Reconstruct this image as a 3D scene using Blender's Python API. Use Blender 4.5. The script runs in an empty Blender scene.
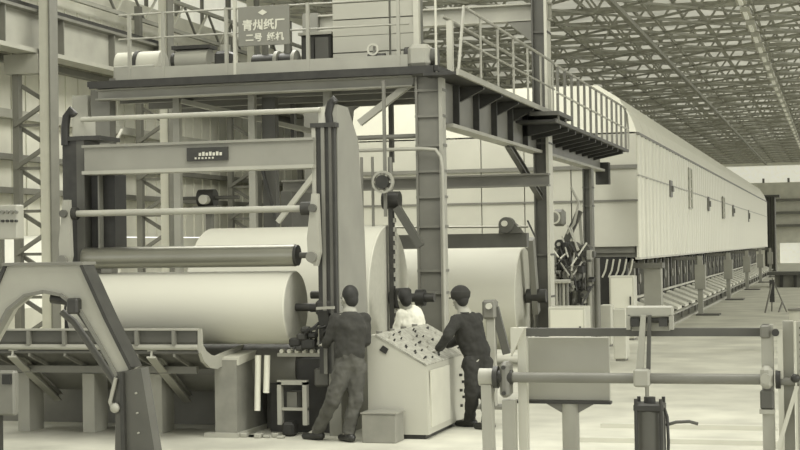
import bpy, bmesh, math, random
from mathutils import Vector, Matrix, Euler
random.seed(7)
S = bpy.context.scene
C = S.collection
PI = math.pi
V = Vector

# ---------------------------------------------------------------- camera
FPX, CAM_H = 1550.0, 2.1
YAW, PITCH, ROLL = math.radians(15.78), math.radians(0.80), math.radians(-0.87)
CR = (Matrix.Rotation(YAW, 3, 'Z') @ Matrix.Rotation(PI/2+PITCH, 3, 'X') @ Matrix.Rotation(ROLL, 3, 'Z'))
cd = bpy.data.cameras.new('camera')
cam = bpy.data.objects.new('camera', cd)
C.objects.link(cam)
cd.sensor_width = 36.0
cd.lens = FPX/800.0*36.0
cd.clip_end = 600
cam.location = (0, 0, CAM_H)
cam.rotation_euler = CR.to_euler()
S.camera = cam

# ---------------------------------------------------------------- world, sun, exposure
w = bpy.data.worlds.new('world'); S.world = w; w.use_nodes = True
bg = w.node_tree.nodes['Background']
bg.inputs[0].default_value = (1.0, 0.995, 0.95, 1)
bg.inputs[1].default_value = 1.3
sd = bpy.data.lights.new('sun', 'SUN'); sd.energy = 1.7; sd.angle = math.radians(24)
sd.color = (1, 0.985, 0.92)
so = bpy.data.objects.new('sun', sd); C.objects.link(so)
so.rotation_euler = Vector((-0.90, 0.25, -0.34)).to_track_quat('-Z', 'Y').to_euler()
so.location = (20, 0, 20)
S.view_settings.view_transform = 'Standard'
S.view_settings.look = 'None'
S.view_settings.exposure = 0.02
S.view_settings.gamma = 1.0
S.view_settings.use_curve_mapping = False
# unseen area lights added under the roof to brighten winder and left side
for nm, loc, sx, sy, e in (('fill_light_near', (-3, 12, 10.2), 7, 9, 1300), ('fill_light_mid', (-9, 28, 10.2), 6, 16, 1800)):
    ld = bpy.data.lights.new(nm, 'AREA'); ld.shape = 'RECTANGLE'; ld.size = sx; ld.size_y = sy; ld.energy = e
    ld.color = (1, 0.985, 0.92)
    lo = bpy.data.objects.new(nm, ld); C.objects.link(lo); lo.location = loc

def P(u, v, Y):
    """the point of the vertical plane y = Y that the photograph shows at (u, v)"""
    d = CR @ V(((u-400)/FPX, (225-v)/FPX, -1))
    return V((0, 0, CAM_H)) + d*(Y/d.y)

# ---------------------------------------------------------------- materials
TINT = (1.0, 0.99, 0.84)
def mat(name, v, rough=0.6, metal=0.0, var=0.10, scale=3.0, bump=0.0, emit=0, stretch=None, alpha=None, dirt=0.0):
    m = bpy.data.materials.new(name); m.use_nodes = True
    nt = m.node_tree; b = nt.nodes['Principled BSDF']
    b.inputs['Roughness'].default_value = rough
    b.inputs['Metallic'].default_value = metal
    tc = nt.nodes.new('ShaderNodeTexCoord'); mp = nt.nodes.new('ShaderNodeMapping')
    nt.links.new(tc.outputs['Object'], mp.inputs[0])
    if stretch: mp.inputs['Scale'].default_value = stretch
    n = nt.nodes.new('ShaderNodeTexNoise'); n.inputs['Scale'].default_value = scale
    n.inputs['Detail'].default_value = 5
    nt.links.new(mp.outputs[0], n.inputs['Vector'])
    r = nt.nodes.new('ShaderNodeValToRGB')
    lo, hi = v*(1-var), v*(1+var)
    r.color_ramp.elements[0].position = 0.3; r.color_ramp.elements[1].position = 0.7
    r.color_ramp.elements[0].color = (lo*TINT[0], lo*TINT[1], lo*TINT[2], 1)
    r.color_ramp.elements[1].color = (hi*TINT[0], hi*TINT[1], hi*TINT[2], 1)
    nt.links.new(n.outputs[0], r.inputs[0])
    out = r.outputs[0]
    if dirt:
        n2 = nt.nodes.new('ShaderNodeTexNoise'); n2.inputs['Scale'].default_value = 0.7; n2.inputs['Detail'].default_value = 8
        nt.links.new(tc.outputs['Object'], n2.inputs['Vector'])
        r2 = nt.nodes.new('ShaderNodeValToRGB')
        r2.color_ramp.elements[0].position = 0.35; r2.color_ramp.elements[1].position = 0.62
        k = 1-dirt
        r2.color_ramp.elements[0].color = (k, k, k, 1); r2.color_ramp.elements[1].color = (1, 1, 1, 1)
        nt.links.new(n2.outputs[0], r2.inputs[0])
        mx = nt.nodes.new('ShaderNodeMix'); mx.data_type = 'RGBA'; mx.blend_type = 'MULTIPLY'; mx.inputs[0].default_value = 1
        nt.links.new(out, mx.inputs[6]); nt.links.new(r2.outputs[0], mx.inputs[7]); out = mx.outputs[2]
    nt.links.new(out, b.inputs['Base Color'])
    if bump:
        bn = nt.nodes.new('ShaderNodeBump'); bn.inputs['Strength'].default_value = bump; bn.inputs['Distance'].default_value = 0.02
        nt.links.new(n.outputs[0], bn.inputs['Height']); nt.links.new(bn.outputs[0], b.inputs['Normal'])
    if emit:
        b.inputs['Emission Color'].default_value = (1, 0.99, 0.84, 1); b.inputs['Emission Strength'].default_value = emit
    return m

M = dict(
    floor=mat('floor_concrete', .56, .6, var=.12, scale=1.6, bump=.08, dirt=.22),
    wall=mat('wall_paint', .62, .8, var=.08, scale=1.5),
    wall_dark=mat('wall_dark', .16, .8),
    roof=mat('roof_sheet', .34, .8, var=.12, scale=.6),
    truss=mat('truss_paint', .36, .7, var=.2),
    trussl=mat('truss_light_paint', .34, .7, var=.1),
    paper=mat('paper', .52, .75, var=.015, scale=1.2, stretch=(.15, 3, 3)),
    paper_end=mat('paper_end', .44, .85, var=.05, scale=14),
    steel=mat('roller_steel', .27, .34, .75, var=.05, stretch=(1, .2, .2)),
    light=mat('light_grey_paint', .34, .5, var=.10, scale=2),
    mid=mat('mid_grey_paint', .17, .5, var=.10),
    midd=mat('darker_grey_paint', .085, .5, var=.12),
    dark=mat('dark_iron', .032, .5, var=.25, scale=8),
    black=mat('black_iron', .018, .5, var=.25, scale=8),
    pale=mat('pale_paint', .52, .5, var=.05),
    cream=mat('cream_panel_lit', .70, .55, var=.04, scale=.8),  # hood side painted lighter than its front, for light from the right
    creamd=mat('cream_panel_front', .47, .6, var=.07, scale=.8),  # same hood paint, set darker than the lit side
    conc=mat('concrete_block', .22, .85, var=.15, scale=4, bump=.2),
    desk=mat('desk_paint', .43, .5, var=.03, scale=1.5),
    panel_top=mat('worn_panel', .30, .6, var=.35, scale=22),
    frame_paint=mat('winder_paint', .235, .5, var=.10, scale=2),
    white=mat('white_enamel', .70, .5, var=.03),
    glass=mat('daylit_glass', .6, .2, emit=.45),
    lamp=mat('lamp_tube', .8, .3, emit=.12),
    jacket=mat('cotton_dark', .034, .9, var=.2, scale=9),
    jacket2=mat('cotton_darker', .024, .9, var=.2, scale=9),
    trousers=mat('cotton_grey', .072, .9, var=.3, scale=7),
    skin=mat('skin', .34, .6, var=.03), hair=mat('hair', .018, .7, var=.2, scale=20),
    shirt=mat('white_shirt', .70, .8, var=.03), shoe=mat('shoe_leather', .02, .4),
    sign=mat('sign_board', .21, .6, var=.05), sign_ink=mat('sign_letters', .62, .6, var=.02),
    brass=mat('dull_brass', .30, .4, .3),
)

def glazing(name, v):
    m = mat(name, v, .9, var=.2, scale=.5); nt = m.node_tree
    b = nt.nodes['Principled BSDF']; src = b.inputs['Base Color'].links[0].from_socket
    tr_ = nt.nodes.new('ShaderNodeBsdfTranslucent'); nt.links.new(src, tr_.inputs[0])
    mx = nt.nodes.new('ShaderNodeMixShader'); mx.inputs[0].default_value = .5
    nt.links.new(b.outputs[0], mx.inputs[1]); nt.links.new(tr_.outputs[0], mx.inputs[2])
    nt.links.new(mx.outputs[0], nt.nodes['Material Output'].inputs[0]); return m
M['roof_glazing'] = glazing('roof_glazing', .55)

# ---------------------------------------------------------------- mesh builder
class MB:
    def __init__(s): s.v = []; s.f = []; s.sm = []
    def add(s, vs, fs, smooth=False):
        o = len(s.v); s.v += [V(x) for x in vs]
        for f in fs: s.f.append([i+o for i in f]); s.sm.append(smooth)
        return s
    def box(s, x0, x1, y0, y1, z0, z1, bv=0.0):
        if x0 > x1: x0, x1 = x1, x0
        if y0 > y1: y0, y1 = y1, y0
        if z0 > z1: z0, z1 = z1, z0
        if bv <= 0:
            vs = [(x, y, z) for x in (x0, x1) for y in (y0, y1) for z in (z0, z1)]
            return s.add(vs, [(0, 1, 3, 2), (4, 6, 7, 5), (0, 4, 5, 1), (2, 3, 7, 6), (0, 2, 6, 4), (1, 5, 7, 3)])
        # chamfered box
        b = min(bv, (x1-x0)*.45, (y1-y0)*.45, (z1-z0)*.45)
        bm = bmesh.new(); bmesh.ops.create_cube(bm, size=1)
        for q in bm.verts: q.co = V(((x0+x1)/2+q.co.x*(x1-x0), (y0+y1)/2+q.co.y*(y1-y0), (z0+z1)/2+q.co.z*(z1-z0)))
        bmesh.ops.bevel(bm, geom=bm.edges[:], offset=b, segments=1, affect='EDGES')
        bm.verts.index_update()
        s.add([q.co.copy() for q in bm.verts], [[q.index for q in f.verts] for f in bm.faces]); bm.free()
        return s
    def frame(s, d, up=(0, 0, 1)):
        d = V(d).normalized(); up = V(up)
        if abs(d.dot(up)) > .98: up = V((0, 1, 0))
        x = d.cross(up).normalized(); y = x.cross(d).normalized()
        return x, y
    def bar(s, a, b, wx, wy=None, up=(0, 0, 1)):
        wy = wy or wx; a = V(a); b = V(b); x, y = s.frame(b-a, up)
        vs = [p + x*i*wx/2 + y*j*wy/2 for p in (a, b) for i, j in ((-1, -1), (1, -1), (1, 1), (-1, 1))]
        return s.add(vs, [(0, 3, 2, 1), (4, 5, 6, 7), (0, 1, 5, 4), (1, 2, 6, 5), (2, 3, 7, 6), (3, 0, 4, 7)])
    def channel(s, a, b, wx, wy, t=.02, up=(0, 0, 1)):
        """an I-section: web and two flanges, wy deep along up"""
        a = V(a); b = V(b); x, y = s.frame(b-a, up)
        s.bar(a+y*(wy/2-t/2), b+y*(wy/2-t/2), wx, t, up); s.bar(a-y*(wy/2-t/2), b-y*(wy/2-t/2), wx, t, up)
        return s.bar(a, b, t, wy-2*t, up)
    def cyl(s, a, b, r, r2=None, n=20, smooth=True):
        r2 = r if r2 is None else r2
        a = V(a); b = V(b); x, y = s.frame(b-a)
        vs = []
        for p, q in ((a, r), (b, r2)):
            for i in range(n):
                t = 2*PI*i/n; vs.append(p + x*math.cos(t)*q + y*math.sin(t)*q)
        s.add(vs, [(i, (i+1) % n, n+(i+1) % n, n+i) for i in range(n)], smooth)
        return s.add([v for v in vs], [list(range(n))[::-1], list(range(n, 2*n))])
    def ring(s, c, ax, r0, r1, th, n=28):
        """a flat ring (wheel rim)"""
        c = V(c); ax = V(ax).normalized(); x, y = s.frame(ax); vs = []
        for h in (-th/2, th/2):
            for r in (r0, r1):
                for i in range(n):
                    t = 2*PI*i/n; vs.append(c+ax*h+x*math.cos(t)*r+y*math.sin(t)*r)
        fs = []
        for i in range(n):
            j = (i+1) % n
            fs += [(i, j, n+j, n+i), (2*n+i, 3*n+i, 3*n+j, 2*n+j), (n+i, n+j, 3*n+j, 3*n+i), (i, 2*n+i, 2*n+j, j)]
        return s.add(vs, fs)
    def tube(s, pts, r, n=10):
        pts = [V(p) for p in pts]; rings = []; px = None
        for i, p in enumerate(pts):
            d = (pts[min(i+1, len(pts)-1)]-pts[max(i-1, 0)]).normalized()
            if px is None: px, _ = s.frame(d)
            px = (px-d*px.dot(d)).normalized(); y = d.cross(px)
            rings.append([p+px*math.cos(2*PI*k/n)*r+y*math.sin(2*PI*k/n)*r for k in range(n)])
        fs = []
        for i in range(len(pts)-1):
            for k in range(n): fs.append((i*n+k, i*n+(k+1) % n, (i+1)*n+(k+1) % n, (i+1)*n+k))
        s.add([q for R_ in rings for q in R_], fs, True)
        m = (len(pts)-1)*n
        return s.add([q for q in rings[0]]+[q for q in rings[-1]], [list(range(n))[::-1], list(range(n, 2*n))])
    def prism(s, poly, axis, a, b):
        """poly: 2-D outline in the two other axes (in x,y,z order), extruded along axis from a to b"""
        def mk(p, h):
            return {'x': (h, p[0], p[1]), 'y': (p[0], h, p[1]), 'z': (p[0], p[1], h)}[axis]
        n = len(poly)
        vs = [mk(p, a) for p in poly]+[mk(p, b) for p in poly]
        return s.add(vs, [list(range(n)), list(range(n, 2*n))[::-1]]+[(i, n+i, n+(i+1) % n, (i+1) % n) for i in range(n)])
    def sweep(s, prof, x0, x1, th):
        """sheet of thickness th with (y, z) profile swept along x"""
        pr = [V((0, p[0], p[1])) for p in prof]; up = []; dn = []
        for i, p in enumerate(pr):
            d = (pr[min(i+1, len(pr)-1)]-pr[max(i-1, 0)]).normalized(); nn = V((0, -d.z, d.y))
            up.append(p+nn*th/2); dn.append(p-nn*th/2)
        poly = [(q.y, q.z) for q in up]+[(q.y, q.z) for q in dn[::-1]]
        n = len(up)
        for i in range(n-1):
            a, b, c, d = up[i], up[i+1], dn[i+1], dn[i]
            s.prism([(a.y, a.z), (b.y, b.z), (c.y, c.z), (d.y, d.z)], 'x', x0, x1)
        return s
    def sphere(s, c, r, n=12, m=8, sc=(1, 1, 1)):
        vs = [V(c)+V((0, 0, r*sc[2]))]
        for j in range(1, m):
            for i in range(n):
                t = PI*j/m; a = 2*PI*i/n
                vs.append(V(c)+V((r*sc[0]*math.sin(t)*math.cos(a), r*sc[1]*math.sin(t)*math.sin(a), r*sc[2]*math.cos(t))))
        vs.append(V(c)-V((0, 0, r*sc[2]))); fs = []
        for i in range(n):
            fs.append((0, 1+i, 1+(i+1) % n)); L = 1+(m-2)*n
            fs.append((len(vs)-1, L+(i+1) % n, L+i))
            for j in range(m-2): o = 1+j*n; fs.append((o+i, o+n+i, o+n+(i+1) % n, o+(i+1) % n))
        return s.add(vs, fs, True)
    def mesh(s, name, m, org=V((0, 0, 0))):
        me = bpy.data.meshes.new(name); me.from_pydata([q-org for q in s.v], [], s.f)
        me.polygons.foreach_set('use_smooth', s.sm)
        bm = bmesh.new(); bm.from_mesh(me); bmesh.ops.recalc_face_normals(bm, faces=bm.faces); bm.to_mesh(me); bm.free()
        me.materials.append(M[m]); me.update(); return me

WL = {}
def tag(o, label=None, cat=None, group=None, kind=None):
    if label: o['label'] = label
    if cat: o['category'] = cat
    if group: o['group'] = group
    if kind: o['kind'] = kind
    return o
def thing(name, loc, label, cat, group=None):
    o = bpy.data.objects.new(name, None); C.objects.link(o); o.location = loc; o.empty_display_size = .1
    WL[o] = V(loc); return tag(o, label, cat, group)
def part(name, mb, m, parent, label=None, kind=None):
    """one mesh object; mb holds world coordinates"""
    org = WL[parent] if parent is not None else V((0, 0, 0))
    o = bpy.data.objects.new(name, mb.mesh(name, m, org)); C.objects.link(o)
    if parent is not None: o.parent = parent
    WL[o] = org
    return tag(o, label, kind=kind)
def solo(name, mb, m, loc, label=None, cat=None, group=None, kind=None):
    o = bpy.data.objects.new(name, mb.mesh(name, m, V(loc))); C.objects.link(o); o.location = loc; WL[o] = V(loc)
    return tag(o, label, cat, group, kind)
def copy_part(o, off, parent=None):
    c = o.copy(); C.objects.link(c); c.parent = parent or o.parent; c.location = V(o.location)+V(off)
    WL[c] = WL[o] + V(off); return c
def copy_tree(o, off, label=None):
    c = o.copy(); C.objects.link(c); c.location = V(o.location)+V(off); WL[c] = V(c.location)
    if label: c['label'] = label
    for ch in list(o.children):
        d = ch.copy(); C.objects.link(d); d.parent = c
        for g in list(ch.children):
            e = g.copy(); C.objects.link(e); e.parent = d
    return c

# ================================================================ SETTING
XL = -16.8      # left wall
YF = 150.0      # far wall
fl = solo('floor', MB().box(XL-.5, 12, -6, YF+1, -.3, 0), 'floor', (0, 0, 0), 'pale worn concrete floor of the mill hall', kind='structure')
for i, (x0, x1, y) in enumerate(((-2.65, -.7, 17.7), (-2.7, -.6, 16.4), (-2.2, -.7, 15.2))):
    part('rail', MB().box(x0, x1, y-.06, y+.06, 0, .05), 'pale', fl, 'pale steel strip let into the floor')

# left wall: sheets, girts, windows
wl = solo('wall_left', MB().box(XL-.3, XL, -6, YF, 0, .9), 'wall', (0, 0, 0), 'left wall of the hall behind the lattice columns', kind='structure')
sh = None
for k in range(36):
    y = 20+k*3.6
    if sh is None:
        b = MB().box(XL-.1, XL, y, y+3.55, 2.45, 7.6)
        for j in range(6): b.box(XL, XL+.03, y+.3+j*.6, y+.4+j*.6, 2.45, 7.6)
        sh = part('wall_sheet', b, 'wall', wl)
    else: copy_part(sh, (0, k*3.6, 0))
for z, h in ((3.4, .12), (4.1, .12), (5.0, .18), (6.15, .14)):
    part('girt', MB().box(XL+.03, XL+.25, -6, YF, z-h/2, z+h/2), 'mid' if z != 5.0 else 'light', wl)
part('upper_band', MB().box(XL-.1, XL, -6, YF, 7.6, 8.3), 'wall', wl)
part('top_plate', MB().box(XL-.1, XL, -6, YF, 9.4, 11.2), 'wall', wl)
g = part('window_pane', MB().box(XL-.1, XL-.05, 20, 23.5, .9, 2.45), 'glass', wl)
fr = part('window_frame', MB().box(XL-.06, XL+.02, 19.9, 20.05, .9, 2.6).box(XL-.06, XL+.02, 21.65, 21.75, .9, 2.6).box(XL-.06, XL+.02, 20, 23.6, 1.7, 1.78), 'mid', wl)
for k in range(1, 4): copy_part(g, (0, k*3.6, 0)); copy_part(fr, (0, k*3.6, 0))
lo_ = part('low_sheet', MB().box(XL-.1, XL, 34.4, 37.95, .9, 2.42), 'wall', wl)
for k in range(1, 32): copy_part(lo_, (0, k*3.6, 0))
g = part('clerestory_pane', MB().box(XL-.1, XL-.05, 20, 23.5, 8.3, 9.4), 'glass', wl)
fr = part('clerestory_mullion', MB().box(XL-.06, XL+.04, 19.9, 20.1, 8.3, 9.4).box(XL-.06, XL+.02, 21.65, 21.75, 8.3, 9.4), 'mid', wl)
for k in range(1, 36): copy_part(g, (0, k*3.6, 0)); copy_part(fr, (0, k*3.6, 0))

# crane girder on the lattice columns
cg = thing('crane_girder', (-15.85, 20, 6.3), 'long pale crane runway girder along the left wall on lattice columns', 'girder')
part('web', MB().box(-15.95, -15.85, 6, YF, 6.25, 7.0), 'light', cg)
part('top_flange', MB().box(-16.15, -15.65, 6, YF, 7.0, 7.06), 'mid', cg)
part('bottom_flange', MB().box(-16.12, -15.65, 6, YF, 6.16, 6.25), 'light', cg)
part('crane_rail', MB().box(-15.95, -15.85, 6, YF, 7.06, 7.2), 'dark', cg)
st = part('stiffener', MB().box(-16.1, -15.7, 8, 8.03, 6.25, 7.0), 'mid', cg)
for k in range(1, 60): copy_part(st, (0, k*2.4, 0))

# lattice service beam high along the wall
sb = thing('service_truss', (-16.4, 27, 7.8), 'light lattice service beam high on the left wall above the crane girder', 'truss')
for z_ in (7.75, 8.5): part('chord', MB().bar((-16.35, 27, z_), (-16.35, 75, z_), .09), 'light', sb)
bq = part('lattice_bar', MB().bar((-16.35, 27, 7.75), (-16.35, 27.8, 8.5), .05), 'pale', sb)
bq2 = part('lattice_bar', MB().bar((-16.35, 27.8, 8.5), (-16.35, 28.6, 7.75), .05), 'mid', sb)
for k in range(1, 30): copy_part(bq, (0, 1.6*k, 0)); copy_part(bq2, (0, 1.6*k, 0))

# lattice columns along the left wall
def lattice(y):
    t = thing('lattice_column', (-15.8, y, 0), 'L', 'column', 'lattice columns along the left wall')
    part('chord', MB().box(-15.60, -15.38, y-.14, y+.14, 0, 10.5), 'pale', t)
    part('chord_lip', MB().box(-15.38, -15.34, y-.17, y+.17, 0, 10.5), 'mid', t)
    part('chord', MB().box(-16.26, -16.12, y-.08, y+.08, 0, 8), 'mid', t)
    z = .3; k = 0; br = MB()
    part('head_plate', MB().prism([(-16.4, 5.75), (-15.62, 5.75), (-15.62, 6.15), (-16.4, 6.15)], 'y', y-.16, y+.16), 'light', t)
    first = None
    while z < 5.4:
        if first is None:
            first = part('brace', MB().bar((-16.2, y-.1, z), (-15.5, y-.1, z+.42), .07, .08), 'mid', t)
            f2 = part('brace', MB().bar((-15.5, y+.1, z+.44), (-16.2, y+.1, z+.86), .07, .08), 'mid', t)
            f3 = part('tie', MB().bar((-16.2, y, z), (-15.5, y, z), .06, .06), 'mid', t)
            z0 = z
        else:
            for f in (first, f2, f3): copy_part(f, (0, 0, z-z0))
        z += .88
    return t
L0 = lattice(28.5)
L0['label'] = 'lattice steel column at far left beside the arched stand'
names = ['lattice column seen just left of the winder beam nameplate', 'lattice column seen behind the winder, right of the nameplate', 'lattice column seen behind the right winder upright']
for k in range(1, 19):
    lb = names[k-1] if k <= 3 else 'distant lattice column hidden in the row behind the paper machine'
    copy_tree(L0, (0, 5.8*k, 0), lb)
copy_tree(L0, (0, -5.8, 0), 'lattice column beyond the left edge of the view')

# ceiling: sheets, purlins, trusses
ce = solo('ceiling', MB().box(XL-.2, XL+.2, -6, YF, 11.1, 11.3), 'roof', (0, 0, 0), 'sheeted roof of the mill hall over open steel trusses', kind='structure')
rs = None
for i in range(9):
    for k in range(27):
        if rs is None:
            b = MB(); X0, X1, Y0, Y1 = -16.7, -13.49, -6, -.2
            b.add([(X0, Y0, 10.72), (X1, Y0, 10.72), (X1, Y1, 10.72), (X0, Y1, 10.72)], [(0, 1, 2, 3)])
            rs = part('roof_sheet', b, 'roof_glazing', ce)
        else: copy_part(rs, (i*3.2, k*5.8, 0))
for i in range(19):
    x = -16.7+i*1.6
    part('purlin', MB().box(x-.04, x+.04, -6, YF, 10.58, 10.70), 'truss', ce)
def truss_mesh():
    b = MB(); y = 34.3; x0, x1 = XL, 12.0; n = 18; dx = (x1-x0)/n
    b.bar((x0, y, 9.35), (x1, y, 9.35), .12, .12); b.bar((x0, y, 10.5), (x1, y, 10.5), .10, .10)
    for i in range(n):
        xa = x0+i*dx; xm = xa+dx/2
        b.bar((xa, y, 9.35), (xm, y, 10.5), .07); b.bar((xm, y, 10.5), (xa+dx, y, 9.35), .07)
    return b
tr = part('roof_truss', truss_mesh(), 'truss', ce)
for k in range(1, 33): copy_part(tr, (0, k*3.5, 0))
def brace_mesh():
    b = MB(); y0, y1 = 34.3, 37.8
    for i in range(9):
        xa = XL+i*3.2
        b.bar((xa, y0, 9.3), (xa+3.2, y1, 9.3), .07); b.bar((xa+3.2, y0, 9.3), (xa, y1, 9.3), .07)
        b.bar((xa+1.6, y0, 9.35), (xa+1.6, y1, 9.35), .07)
    return b
tb = part('truss_brace', brace_mesh(), 'truss', ce)
for k in range(1, 32): copy_part(tb, (0, k*3.5, 0))
part('runway_beam', MB().box(-6.25, -6.1, 20, YF-6, 9.0, 9.14), 'trussl', ce, 'pale thin beam running down the hall under the trusses')
lamp0 = None
for k in range(36):
    y = 36+k*3.0
    if lamp0 is None:
        lamp0 = thing('strip_lamp', (-2.6, y, 9.0), 'fluorescent strip lamp in the bright row under the roof trusses', 'lamp', 'strip lamps in one row under the roof')
        part('tube', MB().box(-2.66, -2.54, y, y+1.3, 9.0, 9.06), 'lamp', lamp0)
        part('housing', MB().box(-2.74, -2.46, y-.05, y+1.55, 9.06, 9.2), 'pale', lamp0)
    else: copy_tree(lamp0, (0, k*3.0, 0))

# far wall and right wall
wf = solo('wall_far', MB().box(XL, 12, YF, YF+.3, 2.9, 7.6).box(XL, -5.3, YF, YF+.3, 0, 2.9).box(-5.3, -3.2, YF, YF+.3, 1.9, 2.9).box(-3.2, 12, YF, YF+.3, 0, 2.9).box(XL, 12, YF, YF+.3, 9.2, 11.3),
          'wall', (0, 0, 0), 'far end wall with a bright window band under the roof', kind='structure')
part('window_pane', MB().box(XL, 12, YF+.1, YF+.2, 7.6, 9.2), 'glass', wf)
part('door_opening_pane', MB().box(-5.3, -3.2, YF+.15, YF+.2, 0, 1.9), 'glass', wf)
mu = part('mullion', MB().box(-16, -15.8, YF-.05, YF+.1, 7.6, 8.0), 'mid', wf)
for k in range(1, 12): copy_part(mu, (k*2.3, 0, 0))
for z in (3.4, 4.6, 5.8): part('ledge', MB().box(XL, 12, YF-.4, YF, z, z+.25), 'mid', wf)
wr = solo('wall_right', MB().box(12, 12.3, -6, YF, 0, 1.0).box(12, 12.3, -6, YF, 9.6, 11.3), 'wall', (0, 0, 0), 'right wall of the hall with tall open bays', kind='structure')
pr = part('pier', MB().box(11.9, 12.4, 0, .5, 0, 11.2), 'wall', wr)
for k in range(1, 25): copy_part(pr, (0, k*6.0, 0))

# ================================================================ DRYER HOOD
HX, HY, HE, HK = -4.45, 36.05, 103.5, 1.1125
def hz(z): return 2.1+(z-2.1)*HK
hd = thing('dryer_hood', (-7.5, HY, hz(1.75)), 'long pale panelled dryer hood running far down the hall', 'hood')
part('hood_core', MB().box(-11.7, HX-.08, HY+.12, HE-.06, hz(1.8), hz(4.3)), 'mid', hd)
NP = 43; pw = (HE-HY)/NP
def side_panel(z0, z1):
    b = MB().box(HX-.05, HX, HY+.02, HY+pw-.03, z0, z1)
    for j in range(2): b.prism([(HX, HY+.14+j*.78), (HX+.035, HY+.20+j*.78), (HX+.035, HY+.46+j*.78), (HX, HY+.52+j*.78)], 'z', z0, z1)
    return part('side_panel', b, 'cream', hd)
p1 = side_panel(1.77, hz(3.50)); p2 = side_panel(hz(3.53), hz(4.36))
ev = [(HX, hz(4.42)), (HX-.13, hz(4.75)), (HX-.42, hz(5.15)), (HX-.89, hz(5.42))]
b = MB()
for q in range(3):
    (xa, za), (xb, zb) = ev[q], ev[q+1]
    b.prism([(xa, za), (xb, zb), (xb-.04, zb-.05), (xa-.05, za-.02)], 'y', HY+.02, HY+pw-.02)
p3 = part('eave_panel', b, 'cream', hd)
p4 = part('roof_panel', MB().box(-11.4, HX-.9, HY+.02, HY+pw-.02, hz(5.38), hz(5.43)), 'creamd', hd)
for k in range(1, NP):
    for p in (p1, p2, p3, p4): copy_part(p, (0, k*pw, 0))
part('eave_rail', MB().box(HX-.02, HX+.05, HY, HE, hz(4.36), hz(4.41)), 'mid', hd)
part('bottom_rail', MB().box(HX-.08, HX+.03, HY, HE, 1.72, 1.77), 'pale', hd)
part('seam_strip', MB().box(HX-.01, HX+.04, HY, HE, hz(3.50), hz(3.53)), 'light', hd)
# front wall of the hood
xs = [-11.6, -10.35, -9.2, -8.15, -7.11, -6.0, HX]; zs = [hz(2.02), hz(3.0), hz(3.68), hz(4.4)]
part('front_core', MB().box(-11.6, HX-.1, HY+.05, HY+.11, hz(1.9), hz(4.38)), 'mid', hd)
for i in range(6):
    for j in range(3):
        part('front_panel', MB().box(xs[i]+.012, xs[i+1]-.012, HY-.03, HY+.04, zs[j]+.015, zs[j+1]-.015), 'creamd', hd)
part('front_gable', MB().prism([(-11.4, hz(4.42))]+ev+[(-10.7, hz(5.42)), (-11.3, hz(5.1))], 'y', HY-.02, HY+.05), 'white', hd)
part('front_rail', MB().box(-11.6, HX, HY-.08, HY, hz(3.66), hz(3.74)), 'mid', hd)
part('front_rail', MB().box(-11.6, HX, HY-.06, HY, hz(2.97), hz(3.01)), 'mid', hd)
for y, z0, z1 in ((42.7, 3.35, 3.8), (55.6, 3.2, 3.7), (69, 3.2, 3.7), (81, 3.1, 3.7)):
    part('side_vent', MB().box(HX+.03, HX+.07, y, y+.6, z0, z1).box(HX+.07, HX+.12, y+.25, y+.5, z0+.15, z1-.15), 'mid', hd)
for y, z0, z1 in ((48.3, hz(3.05), hz(4.15)), (62.8, hz(2.95), hz(3.7))):
    b = MB()
    for yy in (y, y+.9): b.box(HX+.03, HX+.08, yy, yy+.12, z0, z1)
    for q in range(5): b.box(HX+.03, HX+.06, y, y+1.0, z0+(z1-z0)*q/4-.03, z0+(z1-z0)*q/4+.03)
    part('hatch_frame', b, 'creamd', hd)

# columns carrying the hood
hp = thing('hood_post', (-4.27, 37.3, 0), 'thick pale post under the near corner of the hood', 'post', 'posts carrying the dryer hood')
part('shaft', MB().box(-4.47, -4.07, 37.1, 37.5, 0, 1.62), 'light', hp)
part('head', MB().box(-4.9, -4.02, 37.0, 37.6, 1.5, 1.62), 'mid', hp)
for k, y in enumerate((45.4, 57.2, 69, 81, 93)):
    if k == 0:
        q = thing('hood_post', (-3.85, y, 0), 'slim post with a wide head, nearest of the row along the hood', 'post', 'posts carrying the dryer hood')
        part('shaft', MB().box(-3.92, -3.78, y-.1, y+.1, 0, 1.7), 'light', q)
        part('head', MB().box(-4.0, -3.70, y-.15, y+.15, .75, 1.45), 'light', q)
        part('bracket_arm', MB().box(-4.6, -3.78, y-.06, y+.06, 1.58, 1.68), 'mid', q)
        part('base_plate', MB().box(-3.95, -3.3, y-.5, y+.3, 0, .04), 'midd', q)  # dark plate stretched sideways to stand in for the post's floor shadow
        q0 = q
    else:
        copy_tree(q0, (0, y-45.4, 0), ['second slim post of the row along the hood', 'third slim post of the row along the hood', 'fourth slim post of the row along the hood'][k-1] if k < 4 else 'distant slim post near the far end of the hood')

# dryer section under the hood
ds = thing('dryer_section', (-5.4, 38, 0), 'open dryer section with frame posts and sloping steps beneath the hood', 'machine')
part('back_wall', MB().box(-7.1, -7.0, 38.2, HE, 0, 1.6), 'dark', ds)
f0 = part('frame_post', MB().box(-5.30, -5.14, 38.5, 38.75, .4, 1.62), 'light', ds)
f1 = part('frame_post', MB().box(-5.30, -5.14, 39.3, 39.6, .4, 1.62), 'midd', ds)
c0 = part('dryer_cylinder', MB().cyl((-6.9, 39.5, 1.0), (-5.35, 39.5, 1.0), .7, n=24), 'dark', ds)
h0 = part('cylinder_hub', MB().cyl((-5.35, 39.5, 1.15), (-5.1, 39.5, 1.15), .14, n=12), 'light', ds)
s0 = part('sloping_step', MB().prism([(-4.95, .66), (-4.2, .36), (-4.2, .28), (-4.95, .56)], 'y', 38.1, 39.2), 'white', ds)
s1 = part('step_block', MB().box(-4.9, -4.3, 39.4, 39.95, .12, .36), 'midd', ds)
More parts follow.
